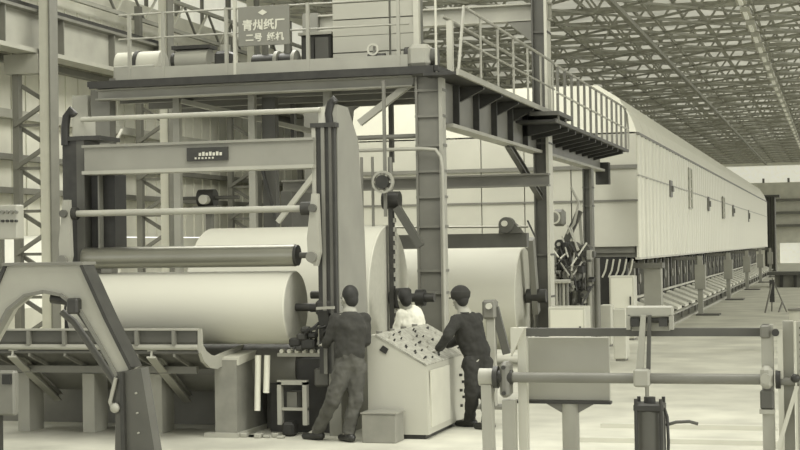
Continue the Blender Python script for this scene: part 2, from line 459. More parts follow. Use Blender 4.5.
g0 = part('fence_post', MB().box(-4.16, -4.10, 38.4, 38.5, 0, .28), 'mid', ds)
for k in range(1, 31):
    for p in (f0, f1, c0, h0, s0, s1, g0): copy_part(p, (0, k*2.1, 0))
part('upper_rail', MB().cyl((-4.98, 37.8, .72), (-4.98, HE, .72), .04, n=10), 'pale', ds)
part('lower_rail', MB().box(-4.2, -4.1, 37.8, HE, .24, .29), 'light', ds)
part('ground_beam', MB().box(-4.2, -4.05, 37.8, HE, 0, .06), 'light', ds)
part('side_sheet', MB().box(-5.1, -5.05, 37.8, HE, 0, .5), 'midd', ds)

# ================================================================ CATWALK, COLUMNS
def ringed_column(name, x0, x1, y0, y1, z1, label, group, rings, m='mid', edge='light'):
    t = thing(name, ((x0+x1)/2, (y0+y1)/2, 0), label, 'column', group)
    part('web', MB().box(x0+.03, x1-.05, y0+.06, y1, 0, z1), m, t)
    part('flange', MB().box(x0, x0+.03, y0, y1, 0, z1), m, t)
    part('flange', MB().box(x1-.05, x1, y0, y1, 0, z1), edge, t)
    for z in rings: part('stiffener_plate', MB().box(x0-.01, x1+.01, y0+.02, y1+.02, z, z+.035), m, t)
    part('base_plate', MB().box(x0-.12, x1+.12, y0-.12, y1+.12, 0, .05), m, t)
    return t
colA = ringed_column('steel_column', -5.50, -5.12, 20.3, 20.5, 4.4, 'broad box-section steel column behind the two men, under the catwalk corner', 'columns carrying the catwalk',
                     [.9, 1.45, 1.75, 2.35, 2.75, 3.1, 3.45, 3.85, 4.2], 'mid')
colB = ringed_column('steel_column', -5.24, -4.96, 27.4, 27.8, 6.6, 'tall dark steel column rising past the catwalk to the overhead beam', 'columns carrying the catwalk',
                     [1.15, 1.9, 3.9, 5.9], 'midd', 'pale')
colC = ringed_column('steel_column', -5.30, -5.10, 33.3, 33.6, 3.72, 'short dark column under the far end of the catwalk girder', 'columns carrying the catwalk', [2.9, 3.3], 'midd', 'mid')

ob = thing('overhead_beam', (-6.6, 27.6, 6.22), 'overhead steel beam crossing to the top of the tall column', 'beam')
part('beam', MB().channel((-9.5, 27.6, 6.30), (-4.9, 27.6, 6.30), .25, .32, .03), 'light', ob)
part('knee_brace', MB().prism([(-5.70, 6.13), (-5.19, 6.13), (-5.19, 5.70)], 'y', 27.5, 27.7), 'mid', ob)
part('far_column', MB().box(-9.6, -9.3, 27.45, 27.75, 0, 6.5), 'mid', ob)
part('handrail', MB().cyl((-9, 27.4, 6.95), (-5, 27.4, 6.95), .025, n=8), 'pale', ob)

def railing(t, path, posts, h, m='pale', mids=(.5,)):
    """rails through path, posts at given points"""
    for f in (1.0,)+tuple(mids):
        part('handrail', MB().tube([V(p)+V((0, 0, h*f)) for p in path], .022, 8), m, t)
    for p in posts: part('rail_post', MB().cyl(V(p), V(p)+V((0, 0, h)), .02, n=8), m, t)

# front deck over the winder
dk = thing('machine_deck', (-7.9, 20.5, 4.3), 'high machine deck with railing across the back of the winder', 'platform')
part('deck_plate', MB().box(-10.35, -5.15, 20.2, 23.2, 4.46, 4.54), 'dark', dk)  # slab darkened along with the shade band below the fascia
part('fascia', MB().box(-10.0, -5.62, 20.40, 20.46, 4.54, 4.73), 'light', dk)
part('front_beam', MB().channel((-10.3, 20.45, 4.36), (-5.55, 20.45, 4.36), .2, .15, .02), 'light', dk)
part('edge_shade_strip', MB().box(-10.3, -5.2, 20.15, 20.2, 4.43, 4.53), 'dark', dk)  # dark strip standing in for the shadow under the deck edge
for x in (-9.33, -8.15, -7.0): part('deck_leg', MB().box(x-.05, x+.05, 21.0, 21.1, 0, 4.4), 'light', dk)
part('deck_leg', MB().box(-10.45, -10.15, 20.5, 20.7, 0, 4.45), 'mid', dk)
part('deck_leg', MB().box(-10.75, -10.5, 20.5, 20.6, 0, 4.38), 'light', dk)
for y in (21.2, 22.2, 23.1): part('joist', MB().box(-10.3, -5.2, y-.05, y+.05, 4.3, 4.46), 'mid', dk)
part('diagonal_brace', MB().bar((-6.35, 20.5, 3.82), (-5.62, 20.5, 4.33), .09), 'light', dk)
part('cross_tie', MB().cyl((-10.4, 20.6, 3.62), (-5.5, 20.6, 3.62), .035, n=10), 'mid', dk)
part('diagonal_brace', MB().bar(P(278, 222, 21.05), P(322, 165, 21.05), .07), 'pale', dk)
part('diagonal_brace', MB().bar(P(262, 168, 21.05), P(275, 216, 21.05), .04), 'dark', dk)
part('diagonal_brace', MB().bar(P(181, 101, 21.0), P(315, 132, 22.6), .07), 'light', dk)
part('long_tie', MB().bar(P(112, 150, 21.5), P(122, 130, 22.0), .04), 'pale', dk)
part('deck_leg', MB().box(-8.04, -7.84, 21.15, 21.3, 0, 4.3), 'midd', dk)
for x in (-8.9, -8.2, -7.5, -6.6): part('hanger', MB().box(x-.03, x+.03, 22.9, 23.0, 3.4, 4.46), 'midd', dk)
rpath = [(-9.95, 20.42, 4.6), (-5.75, 20.42, 4.6)]
for z in (5.5, 5.15): part('handrail', MB().cyl((-9.95, 20.42, z), (-5.6, 20.42, z), .014, n=8), 'light', dk)
for x in (-9.78, -9.25, -8.28, -7.06, -5.75): part('rail_post', MB().box(x-.022, x+.022, 20.39, 20.44, 4.55, 5.52), 'light', dk)
part('rail_post', MB().box(-8.17, -8.13, 20.39, 20.46, 4.55, 5.9), 'pale', dk)
# things on the deck
z = 4.54
mt = thing('winch', (-9.85, 20.8, z), 'pale winch with a rounded drum at the left end of the deck', 'winch')
part('drum', MB().cyl((-10.15, 20.85, z+.28), (-9.45, 20.85, z+.28), .2, n=24), 'pale', mt)
part('drum_band', MB().cyl((-9.86, 20.85, z+.28), (-9.80, 20.85, z+.28), .215, n=24), 'dark', mt)
part('gear_case', MB().box(-10.15, -9.5, 20.62, 20.75, z, z+.26, .02), 'light', mt)
part('bed', MB().box(-10.2, -9.45, 20.6, 21.1, z, z+.08), 'mid', mt)
for x in (-9.95, -9.8, -9.65): part('bolt', MB().cyl((x, 20.6, z+.14), (x, 20.63, z+.14), .02, n=8), 'dark', mt)
dm = thing('drive_motor', (-9.1, 20.9, z), 'horizontal drive motor on the deck between the winch and the sign', 'motor')
part('casing', MB().cyl((-9.25, 20.95, z+.32), (-8.75, 20.95, z+.32), .17, n=24), 'light', dm)
part('end_bell', MB().cyl((-9.33, 20.95, z+.32), (-9.25, 20.95, z+.32), .13, n=24), 'dark', dm)
part('cowl', MB().box(-9.3, -8.7, 20.8, 21.1, z+.48, z+.53), 'dark', dm)
part('foot', MB().box(-9.3, -8.7, 20.75, 21.15, z, z+.16), 'mid', dm)
gb = thing('gearbox', (-8.5, 20.9, z), 'small dark gearbox with shaft left of the sign', 'gearbox')
part('case', MB().box(-8.62, -8.38, 20.75, 21.1, z, z+.42, .04), 'dark', gb)
part('shaft', MB().cyl((-8.7, 20.9, z+.25), (-8.3, 20.9, z+.25), .04, n=10), 'steel', gb)
part('cap', MB().cyl((-8.5, 20.9, z+.42), (-8.5, 20.9, z+.52), .08, n=12), 'light', gb)
for i, (x, wd, hh, lb) in enumerate(((-7.9, .34, .34, 'dark pump under the left half of the sign'), (-7.56, .2, .36, 'dark pump under the right end of the sign'))):
    q = thing('pump', (x, 20.95, z), lb, 'pump', 'pumps under the sign')
    part('body', MB().cyl((x-wd/2, 20.95, z+.22), (x+wd/2, 20.95, z+.22), .14, n=18), 'dark', q)
    part('foot', MB().box(x-wd/2, x+wd/2, 20.8, 21.1, z, z+.1), 'mid', q)
    part('flange', MB().cyl((x+wd/2, 20.95, z+.22), (x+wd/2+.05, 20.95, z+.22), .18, n=18), 'light', q)
    part('riser', MB().cyl((x, 20.95, z+.3), (x, 20.95, z+.5), .05, n=10), 'mid', q)
cb = thing('control_cubicle', (-7.1, 21.0, z), 'dark upright cubicle on the deck between sign and panelled cabin', 'cabinet')
part('case', MB().box(-7.35, -6.90, 20.95, 21.25, z, z+.60, .01), 'dark', cb)
part('door', MB().box(-7.13, -6.93, 20.92, 20.95, z+.05, z+.56), 'midd', cb)
part('door', MB().box(-7.33, -7.15, 20.92, 20.95, z+.05, z+.56), 'dark', cb)
part('lid', MB().box(-7.38, -6.88, 20.9, 21.28, z+.60, z+.64), 'light', cb)
sg = thing('sign_board', (-7.7, 20.38, 4.95), 'grey sign board with white characters hung on the deck railing', 'sign')
part('board', MB().box(-8.07, -7.31, 20.34, 20.38, 4.95, 5.50), 'sign', sg)
for i, (s_, x, zz, sz) in enumerate((('青', -7.93, 5.17, .16), ('州', -7.77, 5.17, .16), ('纸', -7.61, 5.17, .16), ('厂', -7.45, 5.17, .16), ('二', -7.90, 5.01, .12), ('号', -7.77, 5.01, .12), ('纸', -7.58, 5.01, .12), ('机', -7.45, 5.01, .12))):
    cu = bpy.data.curves.new('character', 'FONT'); cu.body = s_; cu.size = sz; cu.extrude = .004; cu.offset = .004
    cu.align_x = 'CENTER'
    tmp = bpy.data.objects.new('character', cu); C.objects.link(tmp)
    me_ = bpy.data.meshes.new_from_object(tmp.evaluated_get(bpy.context.evaluated_depsgraph_get()))
    bpy.data.objects.remove(tmp)
    me_.name = 'character'; me_.materials.clear(); me_.materials.append(M['sign_ink'])
    co = bpy.data.objects.new('character', me_); C.objects.link(co)
    co.parent = sg; co.rotation_euler = (PI/2, 0, 0); co.location = V((x, 20.336, zz+.01))-V(sg.location)
part('emblem', MB().prism([(-7.77, 5.41), (-7.70, 5.45), (-7.63, 5.41), (-7.70, 5.37)], 'y', 20.33, 20.34), 'sign_ink', sg, 'small white diamond emblem')
# cabin
cn = thing('panelled_cabin', (-6.2, 21.2, z), 'tall pale panelled cabin standing on the deck above the winder upright', 'cabin')
part('shell', MB().box(-6.85, -5.62, 20.95, 21.25, z, 7.0), 'mid', cn)
for i, zz in enumerate([4.62, 4.86, 5.09, 5.33, 5.56, 5.80, 6.03, 6.3, 6.6]):
    for xa, xb in ((-6.86, -6.02), (-6.0, -5.61)):
        part('cabin_panel', MB().box(xa+.006, xb-.006, 20.9, 20.96, zz+.006, zz+.228), 'desk', cn)
part('edge_post', MB().box(-5.66, -5.58, 20.86, 20.96, z, 7.0), 'pale', cn)
vb = thing('valve_assembly', (-6.15, 20.62, z), 'small valve assembly with hand wheel at the foot of the cabin', 'valve')
part('body', MB().cyl((-6.25, 20.62, z+.2), (-6.0, 20.62, z+.2), .05, n=12), 'dark', vb)
part('hand_wheel', MB().ring((-6.16, 20.55, z+.3), (0, 1, 0), .06, .085, .02), 'pale', vb)
part('stem', MB().cyl((-6.16, 20.55, z+.0), (-6.16, 20.62, z+.35), .02, n=8), 'mid', vb)
jb = thing('junction_box', (-5.45, 20.5, z), 'pale round-topped motor housing at the deck corner above the broad column', 'motor')
part('housing', MB().box(-5.62, -5.3, 20.35, 20.7, z, z+.32, .06), 'light', jb)
part('wheel', MB().cyl((-5.68, 20.5, z+.2), (-5.62, 20.5, z+.2), .1, n=16), 'dark', jb)
part('guard', MB().cyl((-5.30, 20.5, z+.15), (-5.22, 20.5, z+.15), .12, n=16), 'midd', jb)

# side catwalk running away down the hall
cw = thing('side_catwalk', (-4.9, 24, 4.4), 'long catwalk running away from the broad column past the tall column', 'walkway')
part('girder_web', MB().box(-5.23, -5.19, 20.76, 35.2, 3.80, 4.36), 'mid', cw)
part('girder_bottom_flange', MB().box(-5.32, -5.08, 20.76, 35.2, 3.74, 3.79), 'light', cw)
part('walk_plate', MB().box(-5.3, -4.82, 20.0, 27.2, 4.38, 4.42), 'dark', cw)
part('edge_strip', MB().box(-4.82, -4.78, 19.9, 27.2, 4.36, 4.44), 'light', cw)
part('step_plate', MB().box(-4.95, -4.45, 25.6, 27.0, 4.26, 4.33), 'midd', cw)
part('walk_plate', MB().box(-5.3, -4.52, 25.6, 34.9, 4.15, 4.19), 'dark', cw)
part('edge_strip', MB().box(-4.53, -4.49, 25.6, 34.9, 4.14, 4.2), 'midd', cw)
b0 = part('bracket', MB().prism([(-5.19, 4.37), (-4.84, 4.37), (-4.84, 4.33), (-5.19, 4.16)], 'y', 21.6, 21.68), 'dark', cw)
for k in range(1, 5): copy_part(b0, (0, k*1.25, 0))
b0 = part('bracket', MB().prism([(-5.19, 4.15), (-4.54, 4.15), (-4.54, 4.08), (-5.19, 3.95)], 'y', 26.2, 26.3), 'dark', cw)
for k in range(1, 11): copy_part(b0, (0, k*.8, 0))
for k in range(6): part('girder_stiffener', MB().box(-5.2, -5.1, 21.2+k*1.25, 21.24+k*1.25, 3.8, 4.36), 'dark', cw)
part('knee_brace', MB().channel((-5.2, 25.0, 3.76), (-5.12, 27.4, 2.95), .1, .12, .02), 'midd', cw)
ex = -4.80
railA = [(ex, 19.95, 4.42), (ex, 20.3, 5.32), (ex, 27.2, 5.32)]
part('handrail', MB().tube(railA, .022, 8), 'light', cw)
part('handrail', MB().tube([(ex, 20.3, 4.85), (ex, 27.2, 4.85)], .016, 8), 'light', cw)
for k in range(6): part('rail_post', MB().cyl((ex, 21.3+k*1.15, 4.4), (ex, 21.3+k*1.15, 5.32), .018, n=8), 'light', cw)
part('rail_post', MB().box(-5.22, -5.14, 21.0, 21.1, 4.4, 5.25), 'pale', cw)
part('rail_post', MB().cyl((-5.18, 20.25, 4.4), (-5.18, 20.25, 6.0), .018, n=8), 'pale', cw)
part('handrail', MB().tube([(-5.25, 20.9, 5.3), (-5.25, 27.2, 5.3)], .025, 8), 'light', cw)
part('handrail', MB().tube([(-4.5, 25.7, 5.1), (-4.5, 34.2, 5.1), (-4.5, 34.7, 4.98), (-4.5, 34.9, 4.7), (-4.5, 34.9, 4.2)], .022, 8), 'light', cw)
part('handrail', MB().tube([(-4.5, 25.7, 4.65), (-4.5, 34.9, 4.65)], .02, 8), 'pale', cw)
rp = part('rail_post', MB().cyl((-4.5, 25.8, 4.17), (-4.5, 25.8, 5.1), .025, n=8), 'mid', cw)
for k in range(1, 13): copy_part(rp, (0, k*.72, 0))
part('end_box', MB().box(-5.3, -5.0, 35.2, 35.5, 3.45, 3.95), 'dark', cw)

# conduit round the broad column
cp = solo('conduit_pipe', MB().tube([(-6.4, 20.22, 3.42), (-5.4, 20.22, 3.42), (-5.2, 20.22, 3.40), (-5.13, 20.22, 3.3), (-5.11, 20.22, 3.15), (-5.11, 20.22, .0)], .026, 10), 'light', (-5.4, 20.15, .6),
          'bent conduit pipe running down the right side of the broad column', 'pipe')

# ================================================================ REEL FRAMES BEHIND (parent rolls)
def paper_roll(name, x0, x1, y, z, r, label, group, core=.07, cx=.25, endm='paper_end'):
    t = thing(name, ((x0+x1)/2, y, z-r), label, 'paper roll', group)
    n = 72; b = MB()
    bv = .012
    for xa, ra, xb, rb in ((x0+bv, r, x1-bv, r), (x0, r-bv, x0+bv, r), (x1-bv, r, x1, r-bv)):
        vs = []
        for xx, rr in ((xa, ra), (xb, rb)):
            for i in range(n):
                a = 2*PI*i/n; vs.append((xx, y+math.cos(a)*rr, z+math.sin(a)*rr))
        b.add(vs, [(i, (i+1) % n, n+(i+1) % n, n+i) for i in range(n)], True)
    part('paper_web', b, 'paper', t)
    for xx in (x0, x1):
        e = MB().add([(xx, y+math.cos(2*PI*i/n)*(r-bv), z+math.sin(2*PI*i/n)*(r-bv)) for i in range(n)], [list(range(n))])
        part('end_face', e, endm, t)
    part('core_shaft', MB().cyl((x0-cx, y, z), (x1+cx, y, z), core, n=18), 'dark', t, 'dark steel core shaft')
    return t
r1 = paper_roll('paper_roll', -8.6, -5.93, 16.6, 1.43, .415, 'pale paper roll on the winder right beside the man at the rolls', 'paper rolls', .045, .22)
r2 = paper_roll('paper_roll', -8.32, -5.78, 19.9, 1.42, .97, 'largest paper roll, its big round end left of the broad column', 'paper rolls', .09, .2, 'paper_end')
r3 = paper_roll('paper_roll', -7.75, -5.35, 27.0, 1.15, .90, 'pale paper roll beyond the broad column, behind the man in the cap', 'paper rolls', .08, .3)

us = thing('unwind_stand', (-5.7, 19.9, 0), 'upright toothed rack stand against the large roll end', 'stand')
part('rack', MB().box(-5.74, -5.68, 19.74, 19.84, 0, 2.6), 'dark', us)
tg = part('rack_tooth', MB().box(-5.68, -5.65, 19.76, 19.82, .5, .56), 'light', us)
for k in range(1, 17): copy_part(tg, (0, 0, k*.12))
part('bearing_block', MB().box(-5.67, -5.5, 19.7, 20.0, 1.28, 1.55, .03), 'black', us)
part('shaft', MB().cyl((-5.7, 19.85, 1.42), (-5.15, 19.85, 1.42), .06, n=14), 'dark', us)
part('coupling', MB().cyl((-5.4, 19.85, 1.42), (-5.28, 19.85, 1.42), .11, n=18), 'black', us)
part('top_motor', MB().cyl((-5.85, 19.9, 2.72), (-5.62, 19.9, 2.72), .12, n=16), 'dark', us)
part('tension_arm', MB().bar((-5.62, 19.75, 2.62), (-5.30, 19.75, 2.1), .1, .1), 'midd', us)
part('hanging_rod', MB().cyl((-5.75, 19.9, 2.7), (-5.75, 19.9, 3.3), .03, n=8), 'mid', us)
for k, xx in enumerate((-6.1, -5.95)):
    part('pressure_rod', MB().cyl((xx, 19.75, 2.35), (xx, 19.75, 3.3), .02, n=8), 'mid', us)

bw_ = thing('brake_wheel', (-5.95, 19.2, 0), 'small spoked brake wheel on its post above the largest roll', 'wheel')
c_ = P(383, 182, 19.6)
part('rim', MB().ring(c_, (0, 1, 0), .12, .15, .05), 'light', bw_)
part('hub', MB().cyl(c_-V((0, .06, 0)), c_+V((0, .06, 0)), .09, n=14), 'dark', bw_)
for k in range(6):
    a_ = k*PI/3; part('spoke', MB().bar(c_, c_+V((math.cos(a_)*.13, 0, math.sin(a_)*.13)), .03), 'light', bw_)
part('post', MB().box(c_.x-.02, c_.x+.02, 19.68, 19.72, 2.5, 4.3), 'mid', bw_)
gm = thing('geared_motor', (-8.7, 21.6, 0), 'dark round geared motor on a shaft behind the spreader bar', 'motor')
c_ = P(208, 198, 21.6)
part('casing', MB().cyl(c_-V((.14, 0, 0)), c_+V((.12, 0, 0)), .13, n=20), 'dark', gm)
part('nose', MB().cyl(c_+V((.02, -.25, -.03)), c_+V((.02, -.12, -.03)), .07, n=16), 'pale', gm)
part('shaft', MB().cyl(c_-V((.5, 0, 0)), c_+V((.5, 0, 0)), .03, n=10), 'midd', gm)
part('bracket', MB().box(c_.x-.2, c_.x+.2, 21.5, 21.7, c_.z-.2, c_.z-.12), 'mid', gm)
part('bracket_post', MB().box(c_.x-.05, c_.x+.05, 21.62, 21.7, 0, c_.z-.15), 'mid', gm)
rf = thing('reel_frame', (-6.5, 26, 0), 'reel frame cross beams above the far paper roll with a geared shaft', 'frame')
part('top_beam', MB().channel((-9.5, 26.0, 3.20), (-4.7, 26.0, 3.20), .2, .22, .03), 'mid', rf)
part('lower_beam', MB().box(-9.5, -5.05, 25.7, 25.9, 2.06, 2.30), 'midd', rf)
part('drive_shaft', MB().cyl((-8.5, 25.6, 2.45), (-5.0, 25.6, 2.40), .02, n=10), 'steel', rf)
part('gear_housing', MB().cyl((-5.36, 25.5, 2.44), (-5.36, 25.7, 2.44), .13, n=20), 'midd', rf)
part('gear_hub', MB().cyl((-5.38, 25.44, 2.46), (-5.38, 25.5, 2.46), .05, n=14), 'pale', rf)
part('gear_foot', MB().prism([(-5.5, 2.3), (-5.1, 2.3), (-5.2, 2.44), (-5.36, 2.56), (-5.48, 2.44)], 'y', 25.55, 25.75), 'midd', rf)
part('side_frame', MB().box(-9.4, -9.2, 25.6, 28.0, 0, 3.1), 'midd', rf)
part('roll_arm', MB().bar((-5.15, 26.6, 2.2), (-5.15, 27.0, .9), .1, .22), 'mid', rf)
part('arm_hub', MB().cyl((-5.3, 26.9, 1.2), (-4.95, 26.9, 1.2), .12, n=16), 'dark', rf)

# press section clutter between column B and hood
pm = thing('press_section', (-5.4, 31, 0), 'dark cluttered press section with pipes and rolls right of the tall column', 'machine')
part('side_frame', MB().box(-5.6, -5.5, 29.5, 30.2, 0, 1.9).box(-5.6, -5.5, 30.9, 31.5, 0, 1.9).box(-5.6, -5.5, 29.5, 31.5, 1.3, 1.55), 'mid', pm)
rnd = random.Random(3)
for k in range(9):
    x = -5.75+.15*k
    part('stand_pipe', MB().cyl((x, 30.2, 0), (x, 30.2, 1.3+rnd.uniform(0, .7)), rnd.choice((.03, .045, .06)), n=8), rnd.choice(('mid', 'midd', 'dark', 'light')), pm)
for k in range(16):
    x = rnd.uniform(-5.7, -4.75); z_ = rnd.uniform(.7, 2.1); r_ = rnd.uniform(.06, .17)
    part('roll_end', MB().cyl((x, 30.0+rnd.uniform(-.2, .2), z_), (x, 30.6, z_), r_, n=20), rnd.choice(('dark', 'midd', 'mid', 'black')), pm)
    part('hub_cap', MB().cyl((x, 29.75, z_), (x, 29.8, z_), r_*.4, n=12), rnd.choice(('light', 'dark')), pm)
part('back_frame', MB().box(-6.0, -4.95, 31.2, 31.3, 0, 1.85), 'dark', pm)
for k in range(46):
    x = rnd.uniform(-5.6, -4.65); z_ = rnd.uniform(.6, 2.0); a_ = rnd.uniform(.04, .13); h_ = rnd.uniform(.05, .22)
    part('machine_block', MB().box(x, x+a_, 29.6+rnd.uniform(0, .5), 30.3, z_, z_+h_, .012), rnd.choice(('dark', 'midd', 'mid', 'light', 'black')), pm)
for k in range(24):
    x = rnd.uniform(-5.6, -4.7); z_ = rnd.uniform(.8, 2.1); x2 = x+rnd.uniform(-.3, .3); z2 = z_+rnd.uniform(.1, .5)
    part('link_rod', MB().cyl((x, 29.6, z_), (x2, 29.8, z2), .018, n=8), rnd.choice(('pale', 'light', 'dark')), pm)
for k in range(5): part('cylinder_rib', MB().cyl((-5.3+.07*k, 29.5, .75), (-5.3+.07*k, 29.5, 1.35), .03, n=10), 'light' if k % 2 else 'mid', pm)
part('cylinder_cap', MB().box(-5.36, -4.96, 29.4, 29.6, 1.35, 1.42, .01), 'light', pm)
part('felt_arm', MB().bar((-5.25, 30.1, 1.9), (-4.85, 30.1, 2.75), .12, .12), 'midd', pm)
part('felt_arm', MB().bar((-4.88, 30.2, 2.75), (-4.80, 30.2, 1.7), .06, .06), 'light', pm)
part('felt_guide', MB().tube([(-5.0, 30.0, 3.2), (-4.85, 30.0, 2.9), (-4.95, 30.0, 2.5), (-5.1, 30.0, 2.3)], .025, 8), 'light', pm)
part('hand_wheel', MB().ring((-5.30, 29.7, 2.62), (0, 1, 0), .10, .13, .03), 'pale', pm)
part('valve_head', MB().box(-5.35, -5.12, 29.85, 30.1, 2.45, 2.78, .05), 'mid', pm)
part('deep_panel', MB().box(-6.3, -4.55, 34.6, 34.7, 0, 1.8), 'black', pm)
for k in range(5):
    part('lever', MB().tube([(-5.05+.14*k, 34.3, 1.35), (-4.98+.14*k, 34.3, 1.5), (-4.93+.14*k, 34.3, 1.75)], .02, 8), 'pale', pm)

def cabinet(x0, x1, y0, y1, h, label, door=True):
    t = thing('white_cabinet', ((x0+x1)/2, (y0+y1)/2, 0), label, 'cabinet', 'pale cabinets beside the machine')
    part('case', MB().box(x0, x1, y0, y1, .04, h, .015), 'pale', t)
    part('plinth', MB().box(x0+.03, x1-.03, y0+.03, y1, 0, .05), 'mid', t)
    if door:
        dd = part('door', MB().box(x0+.04, x1-.04, y0-.015, y0, .1, h-.05), 'white', t)
        part('door_handle', MB().box(x1-.1, x1-.07, y0-.04, y0-.015, h*.55, h*.68), 'dark', dd)
    return t
a = P(548, 307, 26.2); c = P(585, 307, 26.2)
cabinet(a.x, c.x, 26.2, 26.8, a.z, 'low wide white cabinet at the foot of the tall column')
a = P(609, 276, 33.6); c = P(634, 276, 33.6)
cabinet(a.x, c.x, 33.6, 34.1, a.z, 'taller pale cabinet under the near end of the hood')
a = P(600, 305, 31.5); c = P(611, 305, 31.5)
cabinet(a.x, c.x, 31.5, 31.9, a.z, 'narrow pale cabinet just left of the taller cabinet', False)
a = P(613, 309, 27.6); c = P(626, 309, 27.6)
cabinet(a.x, c.x, 27.6, 28.0, a.z, 'smallest pale cabinet, standing in front of the taller cabinet', False)

# ================================================================ WINDER
wn = thing('winder', (-7.2, 16.5, 0), 'large two-drum paper winder with uprights and cross beam beside the first man', 'machine')
# right upright
Yw = 16.45
up = part('right_upright', MB().prism([(Yw, 0), (Yw+1.1, 0), (Yw+1.06, 1.2), (Yw+.98, 2.3), (Yw+.78, 3.35), (Yw+.40, 3.70), (Yw, 3.70)], 'x', -5.5, -5.36), 'frame_paint', wn)
part('slide_rail', MB().box(-5.58, -5.37, Yw-.08, Yw-.002, .7, 3.44), 'dark', up)
part('slide_rail', MB().box(-5.52, -5.48, Yw-.11, Yw-.08, .7, 3.44), 'mid', up)
part('slide_rail', MB().box(-5.43, -5.40, Yw-.11, Yw-.08, .7, 3.44), 'midd', up)
part('edge_rail', MB().box(-5.63, -5.585, Yw-.1, Yw+.1, 1.9, 3.44), 'light', up)
part('cap_plate', MB().box(-5.64, -5.34, Yw-.12, Yw-.002, 3.44, 3.49), 'dark', wn)
part('cap_block', MB().box(-5.58, -5.50, Yw, Yw+.3, 3.47, 3.68), 'pale', wn)
hk = MB().tube([(-5.44, Yw, 3.45), (-5.46, Yw, 3.6), (-5.43, Yw, 3.72), (-5.40, Yw, 3.76), (-5.38, Yw, 3.72)], .045, 10)
part('lifting_hook', hk, 'black', wn, 'black lifting hook')
# left upright
part('left_upright', MB().prism([(-8.76, .76), (-8.58, .76), (-8.58, 3.45), (-8.76, 3.45)], 'y', Yw, Yw+.5), 'dark', wn)
part('left_slide', MB().box(-8.58, -8.48, Yw, Yw+.4, .9, 3.4), 'midd', wn)
part('left_slide', MB().box(-8.44, -8.14, Yw+.1, Yw+.4, 1.9, 3.0), 'black', wn)
part('left_slide_edge', MB().box(-8.31, -8.29, Yw, Yw+.1, 1.9, 3.0), 'mid', wn)
part('cap_plate', MB().box(-8.72, -8.26, Yw-.03, Yw+.5, 3.40, 3.45), 'dark', wn)
part('cap_block', MB().box(-8.60, -8.48, Yw, Yw+.3, 3.45, 3.68), 'light', wn)
part('lifting_hook', MB().tube([(-8.72, Yw, 3.35), (-8.72, Yw, 3.55), (-8.70, Yw, 3.68), (-8.64, Yw, 3.76), (-8.60, Yw, 3.70)], .05, 10), 'black', wn, 'black lifting hook')
# beam with name plate
bm_ = part('cross_beam', MB().box(-8.40, -5.59, 16.3, 16.55, 3.03, 3.30), 'frame_paint', wn)
part('beam_flange', MB().box(-8.42, -5.59, 16.27, 16.58, 2.99, 3.03), 'light', bm_)
part('beam_flange', MB().box(-8.42, -5.59, 16.27, 16.58, 3.30, 3.33), 'frame_paint', bm_)
a = P(187, 148, 16.28); c = P(228, 160, 16.28)
npl = part('name_plate', MB().box(a.x, c.x, 16.27, 16.30, c.z, a.z), 'dark', bm_, 'dark name plate with worn lettering')
lt = MB()
for k in range(7):
    xx = a.x+.15+k*.042
    lt.box(xx, xx+.028, 16.262, 16.27, c.z+.055, c.z+.09+.01*(k % 2))
    if k < 6: lt.box(xx-.05, xx-.03, 16.262, 16.27, c.z+.02, c.z+.04)
part('plate_lettering', lt, 'pale', bm_, kind='stuff')
part('top_pipe', MB().cyl((-8.48, 16.4, 3.64), (-5.54, 16.4, 3.64), .030, n=14), 'light', wn)
part('spreader_bar', MB().cyl((-8.52, 16.3, 2.54), (-5.68, 16.3, 2.54), .038, n=18), 'light', wn)
part('bar_collar', MB().cyl((-5.74, 16.3, 2.54), (-5.62, 16.3, 2.54), .075, n=18), 'dark', wn)
part('bar_collar', MB().cyl((-8.6, 16.3, 2.54), (-8.50, 16.3, 2.54), .075, n=18), 'dark', wn)
# lever arms
for x, s_ in ((-5.62, 1), (-8.66, -1)):
    part('lever_arm', MB().prism([(x-.02, 1.95), (x+.08, 1.9), (x+.12, 2.05), (x+.10, 2.7), (x+.03, 2.7), (x-.03, 2.2)], 'y', 16.2, 16.28), 'light', wn)
    part('arm_bearing', MB().cyl((x+.03, 16.15, 2.0), (x+.03, 16.3, 2.0), .06, n=18), 'mid', wn)
    part('arm_bearing', MB().cyl((x+.05, 16.15, 2.54), (x+.05, 16.3, 2.54), .045, n=14), 'midd', wn)
pr_ = part('rider_roller', MB().cyl((-8.51, 16.5, 2.02), (-5.89, 16.5, 2.02), .125, n=40), 'steel', wn, 'polished steel rider roller')
part('roller_end', MB().cyl((-5.89, 16.5, 2.02), (-5.86, 16.5, 2.02), .118, n=32), 'dark', pr_)
part('roller_journal', MB().cyl((-5.84, 16.5, 2.02), (-5.55, 16.5, 2.02), .035, n=14), 'midd', pr_)
part('roller_journal', MB().cyl((-8.72, 16.5, 2.02), (-8.5, 16.5, 2.02), .03, n=14), 'white', pr_)
